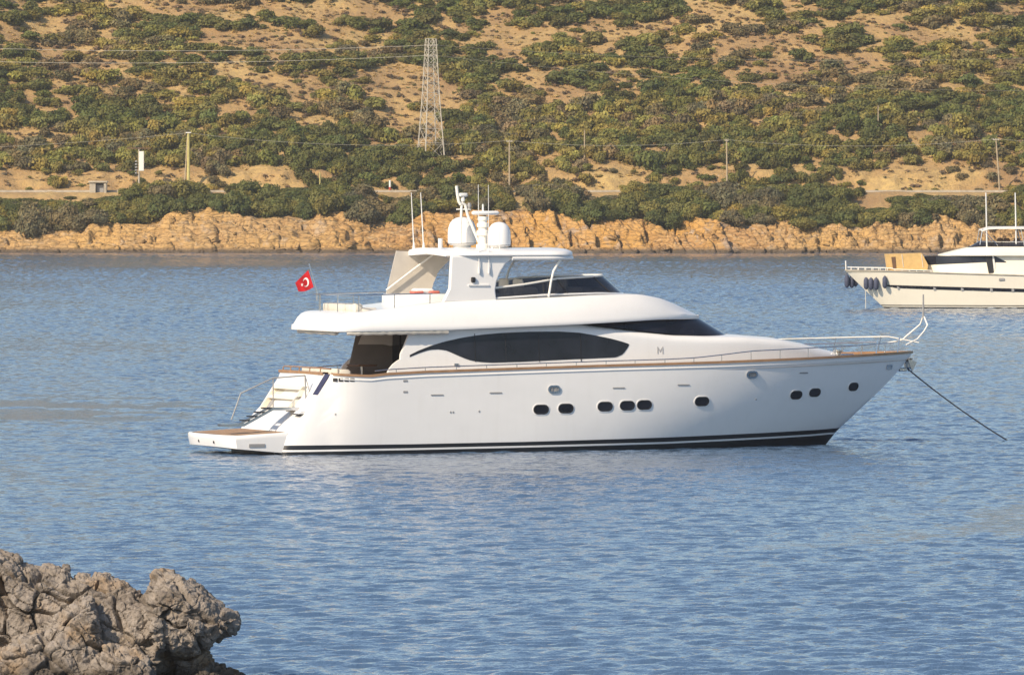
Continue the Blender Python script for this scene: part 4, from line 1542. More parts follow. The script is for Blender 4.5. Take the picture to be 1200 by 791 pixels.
# house wings sweeping aft past the saloon doors (both sides)
wpx = [(453.9, 438.2), (457, 431.7), (461.5, 426.6), (466, 423), (469.5, 421), (469.8, 415), (473, 408), (478, 395), (480.5, 386), (560, 383), (560, 436)]
wo_ = trace(wpx, house_half)
for s in (-1, 1):
    wgm = MB()
    top_ = [(x, s * (house_half(x, z) + .004), z) for x, z in wo_]
    bot_ = [(x, s * (house_half(x, z) - .14), z) for x, z in wo_]
    n_ = len(wo_)
    wgm.add(top_ + bot_, [tuple(range(n_)), tuple(range(2 * n_ - 1, n_ - 1, -1))] + [(i, (i + 1) % n_, n_ + (i + 1) % n_, n_ + i) for i in range(n_)])
    wgm.build('side_wing', M['white'], yacht)
# inner wall of the cockpit, aft doors, floor fittings
z0c, z1c = ZS(xh0) - .25, roof_line[0][1] + .05
ck = MB()
xw0 = side(478, 395, -2.5)[0]
ck.prism([(xw0 - .05, z1c), (xw0 + 1.35, z1c), (xw0 + 1.35, z0c), (xw0 - .75, z0c), (xw0 - .45, z0c + .5)], 2.30, 2.36)
ck.build('cockpit_wall', M['shaded_wall'], yacht)
XD = xw0 + 1.3
dr = MB()
dr.box((XD, 0, (z0c + z1c) / 2), (.06, 4.6, z1c - z0c))
do = dr.build('saloon_door', M['glass'], yacht)
fm = MB()
for y in (-1.5, -.7, 0, .7, 1.5):
    fm.box((XD - .04, y, (z0c + z1c) / 2), (.04, .06, z1c - z0c))
fm.build('door_frame', M['dark'], do)
tb = empty('cockpit_table', (0, 0, 0))
tb.parent = yacht
tz = ZS(xh0) + .18
tx_ = side(424, 424, .9)[0]
MB().box((tx_, .9, tz + .02), (.75, 1.3, .06), bev=.02).build('table_top', M['brown'], tb)
MB().tube([(tx_, .9, tz), (tx_, .9, tz - .6)], .06, 8).build('leg', M['steel'], tb)
sf = MB()
sf.box((2.9, 0, ZS(3) - .05), (.55, 3.6, .5), bev=.08).box((2.62, 0, ZS(3) + .06), (.16, 3.6, .36), bev=.06)
sf.build('cockpit_sofa', M['vinyl'], yacht, smooth=True)

# raised pilothouse glass between the house and the flybridge brow
fly_low = trace([(398, 389), (525.5, 386.8), (600, 383.5), (682, 380), (780, 374.8)], lambda x, z: 2.72) + [side(815, 373, 0)]
XN = fly_low[-1][0]
ZL = lin(fly_low)
tipw = side(848.5, 391, 0)
xb0 = side(680, 380, -2.4)[0]
def WBp(x, xn, w0=2.40, x0=None, p=2.3):
    t = min(max((x - x0) / (xn - x0), 0), 1)
    return w0 * max(0.0, 1 - t ** p) ** (1 / p)
NP = 33
def plan_curve(x0, xn, w0, p, zf):
    pts = []
    for i in range(NP):
        a = math.pi * (i / (NP - 1) - .5)
        ca, sa_ = abs(math.cos(a)), math.sin(a)
        x = x0 + (xn - x0) * ca ** (2 / p)
        y = w0 * math.copysign(abs(sa_) ** (2 / p), sa_)
        pts.append((x, y, zf(x)))
    return pts
pg = MB()
lowc = plan_curve(xb0, tipw[0], 2.36, 2.3, lambda x: ZR(x) - .06)
upc = plan_curve(xb0, XN - .05, 2.30, 2.3, lambda x: ZL(x) + .04)
pg.grid([lowc, [tuple((np.array(a) * .5 + np.array(b) * .5)) for a, b in zip(lowc, upc)], upc])
pg.build('pilothouse_windscreen', M['glass'], yacht, smooth=True, angle=60)

# ---------------- flybridge coaming
fx0 = fly_low[0][0]
ftop = trace([(425, 366), (457, 362), (522, 354), (580, 351.6), (641, 349), (700, 346)], lambda x, z: 2.35) + [side(727, 344, 0), side(755, 349, 0), side(772, 354.5, 0), side(797, 363.5, 0)]
ftop.append((XN, fly_low[-1][1] + .1))
ZT = lin(ftop)
def WF(x):
    b = 2.75
    ta = (x - fx0) / 1.2
    if ta < 1:
        b = 2.25 + .50 * max(0.0, 1 - (1 - max(ta, 0)) ** 2.4) ** (1 / 2.4)
    x1 = side(640, 380, -2.7)[0]
    t = min(max((x - x1) / (XN - x1), 0), 1)
    return b * max(0.0, 1 - t ** 2.2) ** (1 / 2.2) + .02
fm_ = MB()
xs_ = sorted(set(list(np.linspace(fx0, XN - .001, 44)) + [fx0 + q for q in (.03, .08, .15, .3, .5, .8)] + [XN - q for q in (.03, .08, .15, .3)]))
rows = []
for x in xs_:
    W_ = WF(x)
    ta = min(max((x - fx0) / .75, 0), 1)
    zl = ZL(x)
    zt = zl + .14 + (ZT(x) - zl - .14) * (1 - (1 - ta) ** 2) ** .5 if ta < 1 else ZT(x)
    zt = max(zt, zl + .12)
    h_ = zt - zl
    ins = min(.62, W_ * .5)
    sec = [(max(W_ - .3, 0), zl + .0), (W_ - .015, zl), (W_, zl + .04), (W_ - .01, zl + .13), (W_ - .03, zl + .2 * min(1, h_ / .4))]
    for f in (.45, .62, .78, .90, .97):
        g_ = (f - .2) / .77
        sec.append((W_ - .03 - ins * (.55 * g_ ** 1.6 + .18 * g_), zl + h_ * f))
    sec.append((W_ - .03 - ins * .82, zl + h_))
    sec.append((W_ - .03 - ins * 1.0, zl + h_ + .0))
    sec.append((0, zl + h_ + .03))
    sec = [(max(y, 0.0), z) for y, z in sec]
    rows.append([(x, 0, zl)] + [(x, -y, z) for y, z in sec] + [(x, y, z) for y, z in sec[::-1][1:]])
fm_.grid(rows, closed=True)
fm_.add(rows[0], [tuple(range(len(rows[0])))])
fm_.add(rows[-1], [tuple(range(len(rows[-1])))])
fly = fm_.build('flybridge_coaming', M['white'], yacht, smooth=True, angle=48)
# rolled side curtain under the aft overhang
cu = MB()
xe = side(525.5, 388, -2.7)[0]
for s in (-1, 1):
    pts = []
    for i in range(30):
        t = i / 29
        x = fx0 + .35 + (xe - fx0 - .35) * t
        pts.append((x, s * (WF(x) - .12), ZL(x) - .06 + .012 * math.sin(i * 1.9)))
    cu.tube(pts, [.085 + .012 * math.sin(i * 2.7) for i in range(30)], 8)
cu.tube([(fx0 + .2, y, ZL(fx0) - .06 + .01 * math.sin(y * 5)) for y in np.linspace(-1.9, 1.9, 14)], .08, 8)
cu.build('rolled_curtain', M['vinyl'], yacht, smooth=True)

def posts_rail(name, path, posts, zbase, r=.022, mat='steel', parent=None, mid=None):
    mb = MB()
    mb.tube(path, r, 8)
    for p in posts:
        mb.tube([p, (p[0], p[1], zbase(p))], r * .85, 6)
    if mid:
        mb.tube(mid, r * .6, 6)
    return mb.build(name, M[mat], parent or yacht, smooth=True)
# aft flybridge rail: across the stern and up both sides
zr_ = plane_hit(423, 346.6, (fx0 + .75, 0, 0), (1, 0, 0)).z
ar, br_ = fx0 + .62, 2.05
path = [(ar + 3.3, -br_ - .1, zr_ + .05), (ar + .5, -br_, zr_), (ar + .12, -br_ + .12, zr_), (ar, -br_ + .5, zr_), (ar, br_ - .5, zr_), (ar + .12, br_ - .12, zr_), (ar + .5, br_, zr_), (ar + 3.3, br_ + .1, zr_ + .05)]
pp = [(ar + 3.2, -br_ - .1, zr_ + .05), (ar + 1.8, -br_ - .05, zr_ + .02), (ar + .4, -br_, zr_), (ar, -.9, zr_), (ar, .9, zr_), (ar + .4, br_, zr_), (ar + 1.8, br_ + .05, zr_ + .02), (ar + 3.2, br_ + .1, zr_ + .05)]
posts_rail('flybridge_rail', path, pp, lambda p: ZT(p[0]) - .1)
# flybridge seating
ss = MB()
zf = ZT(fx0 + 1.2)
ss.box((ar + .55, 0, zf + .12), (.35, 3.3, .34), bev=.06).box((ar + .95, 0, zf + .03), (.7, 3.3, .2), bev=.05)
ss.build('aft_sofa', M['vinyl'], yacht, smooth=True)
xb_ = side(490, 352, 0)[0]
MB().box((xb_, .3, zf + .30), (2.1, 1.6, .62), bev=.06).build('wet_bar', M['white'], yacht, smooth=True)
cs = MB()
cs.box((xb_ - .1, -.1, zf + .68), (.42, .5, .1), bev=.04).box((xb_ + .55, -.1, zf + .68), (.42, .5, .1), bev=.04)
cs.build('cushion', M['pinkish'], yacht, smooth=True)
tw = MB()
tw.box((xb_ + .22, .1, zf + .72), (.75, .6, .2), bev=.07)
tw.build('folded_towel', M['white'], yacht, smooth=True)

# ---------------- arch legs and hardtop
YL = 2.12
leg_px = [(528, 300), (527, 318), (526, 338), (518, 354), (581, 353), (579.5, 340), (581, 330), (585, 320), (591, 310), (603, 300)]
lp = [side(px, py, -YL) for px, py in leg_px]
aw_px = [(464, 294), (452, 345), (502, 349), (505.5, 340), (507.5, 332), (513.5, 318), (527, 304), (500, 296)]
lp2 = [side(px + (3 if px < 480 else -5), py + 1, 2.16) for px, py in aw_px]
for s, pol in ((-1, lp), (1, lp2)):
    lm = MB()
    lm.prism(pol, s * (YL - .10), s * (YL + .1))
    lo_ = lm.build('arch_leg', M['white'], yacht)
    bv = lo_.modifiers.new('b', 'BEVEL')
    bv.width, bv.segments, bv.limit_method = .05, 3, 'ANGLE'
ht_px_aft = side(527, 300, -2.3)[0]
hx0, hx1 = side(500, 297, -.0)[0], side(666, 295, -.6)[0]
hz = side(600, 300.5, -2.35)[1]                                # lower edge on the near side
hzt = side(600, 290.3, -.4)[1]
def WH(x):
    t1 = min(max((x - (hx1 - 1.6)) / 1.6, 0), 1)
    t0 = min(max((hx0 + 1.3 - x) / 1.3, 0), 1)
    return 2.38 * max(0.0, 1 - t1 ** 2.6) ** (1 / 2.6) * (1 - .18 * t0 ** 2) + .03
htm = MB()
rows = []
for x in sorted(set(list(np.linspace(hx0, hx1, 30)) + [hx1 - q for q in (.02, .08, .2, .4)])):
    W_ = WH(x)
    tf = min(max((x - (hx1 - .5)) / .5, 0), 1)
    cam_ = (hzt - hz) * (1 - .35 * tf)
    sec = [(W_ - .05, hz), (W_, hz + .05), (W_ - .04, hz + .13), (W_ * .9, hz + .13 + (cam_ - .13) * .45), (W_ * .7, hz + .13 + (cam_ - .13) * .8), (W_ * .4, hz + cam_ * .98), (0, hz + cam_)]
    rows.append([(x, 0, hz + .08)] + [(x, -y, z) for y, z in sec] + [(x, y, z) for y, z in sec[::-1][1:]])
htm.grid(rows, closed=True)
htm.add(rows[0], [tuple(range(len(rows[0])))])
htm.add(rows[-1], [tuple(range(len(rows[-1])))])
ht = htm.build('hardtop', M['white'], yacht, smooth=True, angle=45)
for s in (-1, 1):
    ed = MB()
    ed.tube([(x, s * (WH(x) - .09), hz - .07) for x in np.linspace(side(600, 303, -2.3)[0], hx1 - .3, 16)], .075, 8)
    ed.build('rolled_awning', M['white'], yacht, smooth=True)
# curved strut at the front of the hardtop and slanted awning strut aft
sp_ = [side(*p, -2.2) for p in ((657, 305), (652.5, 311), (648.6, 318), (645.6, 331), (643, 348))]
for s in (-1, 1):
    MB().tube([(x, s * 2.2, z) for x, z in sp_], .045, 8).build('hardtop_strut', M['whitepaint'], yacht, smooth=True)
# pale canvas awning stretched aft from the hardtop to the rail on the far side
aw = MB()
A_ = [side(*p, 1.9) for p in aw_px]
aw.prism(A_, 1.86, 1.90)
aw.build('side_awning', M['awning'], yacht)
sp2 = [side(*p, 1.7) for p in ((507, 299), (453, 340))]
MB().tube([(x, 1.72, z) for x, z in sp2], .04, 8).build('awning_strut', M['whitepaint'], yacht, smooth=True)

# ---------------- flybridge windscreen
wx0 = side(581, 345, -2.1)[0]
wn_l, wn_u = side(727, 344, 0), side(703, 322.5, 0)
lowz = lin([side(581, 349.5, -2.1), side(641, 345.4, -2.0), side(700, 343.5, -1.3), wn_l])
upz = lin([side(581, 337.6, -2.05), side(617, 333.2, -2.05), side(655, 326.5, -1.9), side(690, 324.2, -1.2), wn_u])
lc = plan_curve(wx0, wn_l[0], 2.12, 2.2, lowz)
uc = plan_curve(wx0, wn_u[0], 2.02, 2.2, upz)
ws_ = MB()
ws_.grid([lc, [tuple(.5 * (np.array(a) + np.array(b))) for a, b in zip(lc, uc)], uc])
fw = ws_.build('flybridge_windscreen', M['smoked'], yacht, smooth=True, angle=60)
MB().tube(uc, .042, 8).build('top_frame', M['whitepaint'], fw, smooth=True)
MB().tube([(x, y, z - .0) for x, y, z in lc], .035, 8).build('base_frame', M['white'], fw, smooth=True)
wm2 = MB()
for i in (5, 10, 22, 27):
    wm2.tube([lc[i], uc[i]], .03, 6)
wm2.build('mullion', M['dark'], fw, smooth=True)
hlm = MB()
xs1 = side(608, 333, 0)[0]
zf2 = ZT(xs1)
for dx, y in ((0, -.7), (0, .7), (1.9, -.5), (1.9, .6)):
    hlm.box((xs1 + dx, y, zf2 + .18), (.7, .8, .4), bev=.08).box((xs1 + dx - .32, y, zf2 + .42), (.16, .8, .55), bev=.07)
hlm.build('helm_seat', M['vinyl'], yacht, smooth=True)
MB().box((xs1 + 2.75, 0, zf2 + .12), (.6, 2.6, .5), bev=.12).build('helm_console', M['grey'], yacht, smooth=True)

# ---------------- domes, mast, whips
def dome(px, pyb, w_px, h_px, y, nm='radome'):
    x, z = side(px, pyb, y)
    kk = 1 / 31.0
    r, h = w_px / 2 * kk, h_px * kk
    prof = [(r * .80, 0), (r * .84, h * .02), (r * .97, h * .05), (r, h * .12), (r, h * .45), (r * .96, h * .62), (r * .85, h * .78), (r * .66, h * .90), (r * .40, h * .97), (r * .12, h), (.002, h)]
    d_ = MB().lathe((x, y, z), prof, 28).build(nm, M['radome'], yacht, smooth=True, angle=50)
    MB().lathe((x, y, z - .14), [(r * .62, -.1), (r * .62, .14)], 20).build('pedestal', M['white'], d_, smooth=True)
    MB().lathe((x, y, z + h * .06), [(r * 1.004, 0), (r * 1.01, .012), (r * 1.004, .024)], 28).build('seam', M['grey'], d_)
dome(541.5, 287.5, 33.5, 33, .95)
dome(585, 289.5, 27, 29, -.75)
mx, mz = side(566, 290, 0)
ms_ = empty('radar_mast', (0, 0, 0))
ms_.parent = yacht
tw_ = MB()
prof = [(.26, -.25), (.26, .1), (.17, .14), (.17, .42), (.24, .45), (.24, .62), (.16, .66), (.16, .74), (.23, .77), (.23, .90), (.15, .93), (.15, 1.0), (.2, 1.03), (.2, 1.16)]
tw_.lathe((mx, 0, mz), prof, 16)
tw_.build('mast_tower', M['whitepaint'], ms_, smooth=True)
sc2 = MB()
xl, zl2 = side(553, 250, 0)
xr, _z = side(584.5, 250, 0)
sc2.box(((xl + xr) / 2, 0, zl2 + .01), (xr - xl, .16, .15), bev=.05)
sc2.build('radar_scanner', M['radome'], ms_, smooth=True)
MB().tube([(mx, 0, zl2), (mx, 0, zl2 + .34)], [.05, .03], 8).build('mast_light', M['antenna'], ms_, smooth=True)
lt_ = MB()
P0 = lambda px, py, y=.2: (lambda q: (q[0], y, q[1]))(side(px, py, y))
lt_.tube([P0(535, 218), P0(536, 228), P0(537.5, 236), P0(540, 240)], .06, 8)
lt_.tube([P0(539.5, 285), P0(540, 262), P0(541, 240)], .05, 8)
lt_.tube([P0(541, 238), P0(545, 240), P0(548, 252), P0(556, 272), P0(563, 288)], .055, 8)
lt_.tube([P0(535, 245.5), P0(551.5, 245.5)], .03, 6)
lt_.build('light_mast', M['whitepaint'], ms_, smooth=True)
cmh = MB()
c1 = P0(542.5, 228.5)
cmh.box(c1, (.32, .2, .14), bev=.03).lathe((c1[0], c1[1], c1[2] - .26), [(.06, 0), (.09, .08), (.05, .2)], 10)
cmh.build('thermal_camera', M['antenna'], ms_, smooth=True)
hn = MB()
h0 = P0(550, 241)
hn.lathe((h0[0], h0[1], h0[2] - .1), [(.06, 0), (.09, .1), (.05, .2)], 10)
hn.build('navigation_light', M['grey'], ms_, smooth=True)
def whip(px0, py0, px1, py1, y, r=.03, base=True):
    a, b = side(px0, py0, y), side(px1, py1, y)
    mb = MB().tube([(a[0], y, a[1]), ((a[0] + b[0]) / 2, y, (a[1] + b[1]) / 2), (b[0], y, b[1])], [r, r * .8, r * .55], 7)
    if base:
        mb.lathe((a[0], y, a[1] - .02), [(r * 2, 0), (r * 2.2, .06), (r * 1.3, .26)], 8)
    mb.build('whip_antenna', M['antenna'], yacht, smooth=True)
whip(561.5, 320, 560.5, 216.5, -2.28, .02)
whip(573, 320, 572.3, 217, -2.28, .018)
whip(485, 292, 482, 226, 1.6, .026)
whip(496.5, 292, 493, 226, 1.2, .028)
whip(585.5, 298, 585, 262, -1.6, .02)
whip(577, 297, 577, 291, -1.6, .03)
xq, zq = side(516, 291, .8)
MB().tube([(xq, .8, zq - .1), (xq, .8, zq + .37)], .085, 12).build('gps_antenna', M['antenna'], yacht, smooth=True)
# small lamp and ledge on the near leg
lx, lz = side(554.5, 328, -2.25)
MB().box((lx, -2.26, lz), (.16, .12, .2), bev=.03).build('deck_lamp', M['dark'], yacht)
MB().prism([side(549, 333.5, -2.25), side(573, 333.5, -2.25), side(573, 335, -2.25), side(549, 335, -2.25)], -2.27, -2.2).build('leg_ledge', M['white'], yacht)

# ---------------- rails along the deck
def shp(x, dz=0.0, ins=.06, s=-1):
    return (x, s * max(sheer_plan(x) - ins, .02), ZS(x) + dz)
def px_to_x(px):
    return trace([(px, 425)], lambda x, z: sheer_plan(x))[0][0]
rz_prof = lin([(px_to_x(440), .17), (px_to_x(780), .18), (px_to_x(815), .20), (px_to_x(846), .28), (px_to_x(882), .38), (px_to_x(948), .40), (px_to_x(1010), .40), (px_to_x(1045), .42)])
post_x = [px_to_x(p) for p in (465, 499, 535.6, 571, 606.5, 641, 676, 711, 745, 780, 814, 846.5, 881, 915, 948, 980, 1010, 1038)]
for s in (-1, 1):
    xs_ = list(np.linspace(px_to_x(440), px_to_x(1048), 60))
    posts_rail('side_rail', [shp(x, rz_prof(x), s=s) for x in xs_], [shp(x, rz_prof(x), s=s) for x in post_x], lambda p: ZS(p[0]), .02)
# cockpit rail on the stern cap
stc = MB()
ys_ = [-1.5, -.4, .7, 1.6, 2.4]
zc_ = ZS(2.2)
stc.tube([(2.15, -2.3, zc_ + .2), (2.05, -1.2, zc_ + .22), (2.0, 0, zc_ + .22), (2.05, 1.2, zc_ + .22), (2.15, 2.55, zc_ + .2)], .03, 8)
for y in ys_:
    stc.tube([(2.05, y, zc_ + .2), (2.02, y, zc_)], .022, 6)
stc.build('stern_rail', M['varnish'], yacht, smooth=True)
sc3 = MB()
sc3.grid([[(XA(zc_) + d_, y, zc_ + e_ + .01) for y in np.linspace(-1.9, 2.75, 8)] for d_, e_ in ((-.07, -.04), (-.07, .06), (.16, .06), (.16, -.04))])
sc3.build('stern_cap', M['varnish'], yacht)
# pulpit and bow staff
pb = lambda px, py, y=0: (lambda q: (q[0], y, q[1]))(side(px, py, y))
xN = LOA
zN = stem[-1][0]
Ls = pb(1082, 372, 0)
for s, pts in ((1, [(1040, 402), (1057, 398.5), (1068, 389), (1078.5, 380), (1081.5, 372)]), (-1, [(1062, 404), (1075, 397.5), (1083, 388), (1087, 381), (1083, 371)])):
    yy = [.62, .5, .34, .2, .03]
    MB().tube([pb(px, py, s * y) for (px, py), y in zip(pts, yy)], .03, 8).build('bow_pulpit', M['whitepaint'], yacht, smooth=True)
for s, pxs in ((1, (955, 1000, 1033)), (-1, (1030, 1055))):
    for px in pxs:
        x = px_to_x(px + (18 if s > 0 else 0))
        MB().tube([shp(x, .62, s=s), shp(x - .12, 0, s=s)], .024, 6).build('pulpit_stanchion', M['steel'], yacht, smooth=True)
x_a, x_b = px_to_x(965), px_to_x(1056)
MB().tube([shp(x, .62 + .0 * x, s=1) for x in np.linspace(x_a, x_b, 20)] + [pb(1077, 401.5, .1)], .022, 8).build('bow_rail', M['whitepaint'], yacht, smooth=True)
MB().tube([Ls, pb(1082, 345)], [.045, .03], 8).build('bow_staff', M['grey'], yacht, smooth=True)
wl2 = MB()
xw_ = px_to_x(1002)
wl2.lathe((xw_, -.25, ZS(xw_) - .25), [(.2, 0), (.2, .2), (.12, .24), (.12, .36), (.2, .4), (.2, .46)], 14).box((xw_ + .5, 0, ZS(xw_) - .1), (.5, .5, .3), bev=.06)
wl2.build('anchor_windlass', M['steel'], yacht, smooth=True)
an = MB()
q = pb(1064, 427)
an.box((q[0] + .02, 0, q[2]), (.30, .3, .36), bev=.08).box((q[0] - .22, 0, q[2] - .2), (.34, .12, .14), bev=.03)
for s in (-1, 1):
    an.prism([(q[0] - .1, q[2] + .22), (q[0] + .3, q[2] + .1), (q[0] + .1, q[2] - .28)], s * .12, s * .2)
an.build('anchor', M['steel'], yacht)
# mooring pocket at the bow and builder's monogram on the house side
fr_ = hull_frame(1042, 430)
pk = MB()
ring_plate(pk, fr_, rrect(.36, .2, .06), rrect(.26, .11, .04), -.04, .03)
plate(pk, fr_, rrect(.27, .12, .04), -.03, .008)
pk.build('bow_fairlead', M['steel'], yacht)
(hx_, hz_), = trace([(773.6, 410.5)], house_half)
hy_ = -house_half(hx_, hz_)
e_ = .1
htx = Vector((2 * e_, -(house_half(hx_ + e_, hz_) - house_half(hx_ - e_, hz_)), 0)).normalized()
htz = Vector((0, -(house_half(hx_, hz_ + e_) - house_half(hx_, hz_ - e_)), 2 * e_)).normalized()
hn_ = htx.cross(htz)
hn_ = hn_ if hn_.y < 0 else -hn_
hf = (Vector((hx_, hy_, hz_)), htx, htz, hn_)
mg = MB()
for pts in ([(-.13, -.13), (-.085, -.13), (-.085, .13), (-.13, .13)], [(.085, -.13), (.13, -.13), (.13, .13), (.085, .13)], [(-.085, .13), (-.085, .05), (0, -.08), (0, .0)], [(.085, .05), (.085, .13), (0, .0), (0, -.08)]):
    plate(mg, hf, pts, -.02, .012)
mg.build('monogram', M['emblem'], yacht)
fit = MB()
(xg, zg), = trace([(534.5, 427.5)], house_half)
fit.box((xg, -house_half(xg, zg) - .02, zg), (.2, .06, .1), bev=.02)
fit.build('deck_fitting', M['steel'], yacht)

# ---------------- flag on its staff (hangs at the stern rail)
fa, fb = plane_hit(371.5, 343, (ar, 0, 0), (1, 0, 0)), plane_hit(362, 309, (ar, 0, 0), (1, 0, 0))
toW = lambda v: Vector((ORG.x + v[0] * cy_ - v[1] * sy_, ORG.y + v[0] * sy_ + v[1] * cy_, v[2]))
fl = empty('flag', toW(fa), 0, label='small red flag with white crescent and star on a leaning staff at the yacht stern', category='flag')
k1 = 1 / 31.3
def fpt(px, py, yo=0.0):
    return ((px - 371.5) * k1, yo, (343 - py) * k1)
MB().tube([fpt(371.5, 352), fpt(371.5, 343), fpt(362, 309)], .022, 8).build('staff', M['steel'], fl, smooth=True)
TL, TR, BR, BL = (346, 331.5), (361.2, 316.5), (367.5, 336.5), (349.5, 341.5)
def cloth(u, v, off=0.0):
    """u from the staff out to the fly, v from top to bottom"""
    ax = TR[0] + (TL[0] - TR[0]) * u, TR[1] + (TL[1] - TR[1]) * u
    bx = BR[0] + (BL[0] - BR[0]) * u, BR[1] + (BL[1] - BR[1]) * u + 2.0 * math.sin(u * 3.1)
    x, y = ax[0] + (bx[0] - ax[0]) * v, ax[1] + (bx[1] - ax[1]) * v
    return fpt(x, y, .10 * math.sin(u * 6.0 + v * 1.4) * (.3 + u) - off)
fc = MB()
n = 16
fc.grid([[cloth(i / n, j / n, .004) for j in range(n + 1)] for i in range(n + 1)])
fc.grid([[cloth(i / n, j / n, -.004) for j in range(n + 1)] for i in range(n + 1)])
co_ = fc.build('cloth', M['red'], fl, smooth=True)
em = MB()
def emb(pts, off):
    return [cloth(u, v, off) for u, v in pts]
cuv = lambda a, r, cu_, cv: (cu_ + r * math.cos(a) * .72, cv + r * math.sin(a))
for off in (.012, -.012):
    o_, i_ = [], []
    for q_ in range(25):
        a = math.radians(38 + 284 * q_ / 24)
        o_.append(cuv(a, .27, .36, .5))
        b_ = math.radians(48 + 264 * q_ / 24)
        i_.append(cuv(b_, .205, .405, .5))
    em.grid([emb(o_, off), emb(i_, off)])
    star = []
    for q_ in range(10):
        a = math.radians(180 + 36 * q_)
        star.append(cuv(a, .14 if q_ % 2 == 0 else .056, .62, .5))
    sc_pts = emb(star, off)
    em.add([emb([(.62, .5)], off)[0]] + sc_pts, [(0, 1 + i, 1 + (i + 1) % 10) for i in range(10)])
em.build('crescent_and_star', M['flagwhite'], co_)

# ---------------- bow line to the water
q0 = toW(pb(1061, 430))
q1 = at(1182, 516.5, 10 * F / (516.5 - HORIZON))
pts = []
for i in range(21):
    t = i / 20
    p = q0.lerp(q1, t * 1.02)
    p.z -= .35 * 4 * t * (1 - t) * .35
    pts.append(p)
tag(MB().tube(pts, .026, 7).build('mooring_line', M['rope'], smooth=True), 'dark taut mooring line running from the yacht bow down into the water', 'rope')

# ================================================================== second yacht, bow to the left
D2 = 10 * F / (362.0 - HORIZON)
K2 = D2 / F                                      # metres per photo pixel there
O2 = at(1036, 362, D2 + 3.0)
O2.z = 0
y2 = empty('cream_yacht', O2, math.radians(180), label='cream motor yacht with tan foredeck awning, cut off by the right edge', category='yacht')
# own frame: x forward (to the left in the picture), y to starboard side away from camera is negative -> near side is +y
def s2(px, py):
    return -(px - 1036) * K2, (362 - py) * K2 * 1.0
stem2 = sorted([s2(*p)[::-1] for p in ((990, 317.5), (1014.6, 341.5), (1036, 361.5))])
stem2 = [(-.6, stem2[0][1] - .6)] + stem2
XF2 = lin(stem2)
L2, XS2 = stem2[-1][1], s2(1420, 360)[0]
sh2 = [s2(*p) for p in ((1430, 326), (1200, 323), (1100, 320), (1040, 318), (990, 317.3))]
ZS2 = lin(sh2)
def b2(x, z):
    t = min(max(z / ZS2(x), 0), 1)
    x1 = XF2(z)
    u = min(max((x1 - x) / 15.0, 0), 1)
    return max(.03, 3.1 * (1 - (1 - u) ** 2.2) ** .8 * (.86 + .14 * t))
us2 = [i / 70 for i in range(71)]
zf2s = [-.5, 0, .10, .16, .22, .5, .9]
def row2(zf):
    r = []
    for u in us2:
        x = XS2 + (L2 - XS2) * u
        for _ in range(6):
            z = zf(x)
            x = XS2 + (XF2(z) - XS2) * u
        z = zf(x)
        r.append((x, b2(x, max(z, 0)) * (1 if u < 1 else .1), z))
    return r
fz = [lambda x: -.5, lambda x: 0.0, lambda x: .12, lambda x: .20, lambda x: .28] + [(lambda x, f=f: .28 + (ZS2(x) - .28) * f) for f in (.2, .4, .6, .8, 1)]
h2 = [row2(z) for z in fz]
mi2 = [1, 1, 0, 1] + [0] * 9
hm = MB()
hm.grid(h2, mif=lambda i, k: mi2[i])
hm.grid([[(x, -y, z) for x, y, z in r] for r in h2], mif=lambda i, k: mi2[i])
hm.grid([[r[0], (r[0][0], -r[0][1], r[0][2])] for r in h2], mif=lambda i, k: mi2[i])
hm.build('hull', [M['cream'], M['black']], y2, smooth=True, angle=35)
tp2 = h2[-1]
MB().grid([[(x, y * .98, z - .12) for x, y, z in tp2], [(x, -y * .98, z - .12) for x, y, z in tp2]]).build('deck', M['cream'], y2)
rb = MB()
for s in (-1, 1):
    rb.tube([(x, s * (y + .01), z) for x, y, z in tp2], .06, 6)
rb.build('rub_rail', M['concrete'], y2, smooth=True)
def strip2(up, lo, S, mat, name, n=30, off=.02):
    U, L_ = sorted(s2(*p) for p in up), sorted(s2(*p) for p in lo)
    fu, fl = lin(U), lin(L_)
    x0, x1 = max(U[0][0], L_[0][0]), min(U[-1][0], L_[-1][0])
    for s in (1, -1):
        rr = []
        for i in range(n + 1):
            x = x0 + (x1 - x0) * i / n
            a, b = fl(x), max(fu(x), fl(x) + .01)
            rr.append([(x, s * (S(x, a) - .04), a), (x, s * (S(x, a) + off), a), (x, s * (S(x, (a + b) / 2) + off), (a + b) / 2), (x, s * (S(x, b) + off), b), (x, s * (S(x, b) - .04), b)])
        MB().grid(rr).build(name, mat, y2, smooth=True, angle=50)
strip2([(1039, 334.3), (1120, 336.5), (1200, 338.6), (1340, 342)], [(1039, 336), (1050, 338.2), (1120, 340.4), (1200, 342.6), (1340, 345.5)], b2, M['glass'], 'hull_window')
ps = MB()
for px in (1052, 1094, 1126, 1160, 1185):
    x, z = s2(px, 338.5 + (px - 1100) * .02)
    ps.box((x, b2(x, z) + .03, z), (.22, .03, .24), bev=.01)
ps.build('window_join', M['grey'], y2)
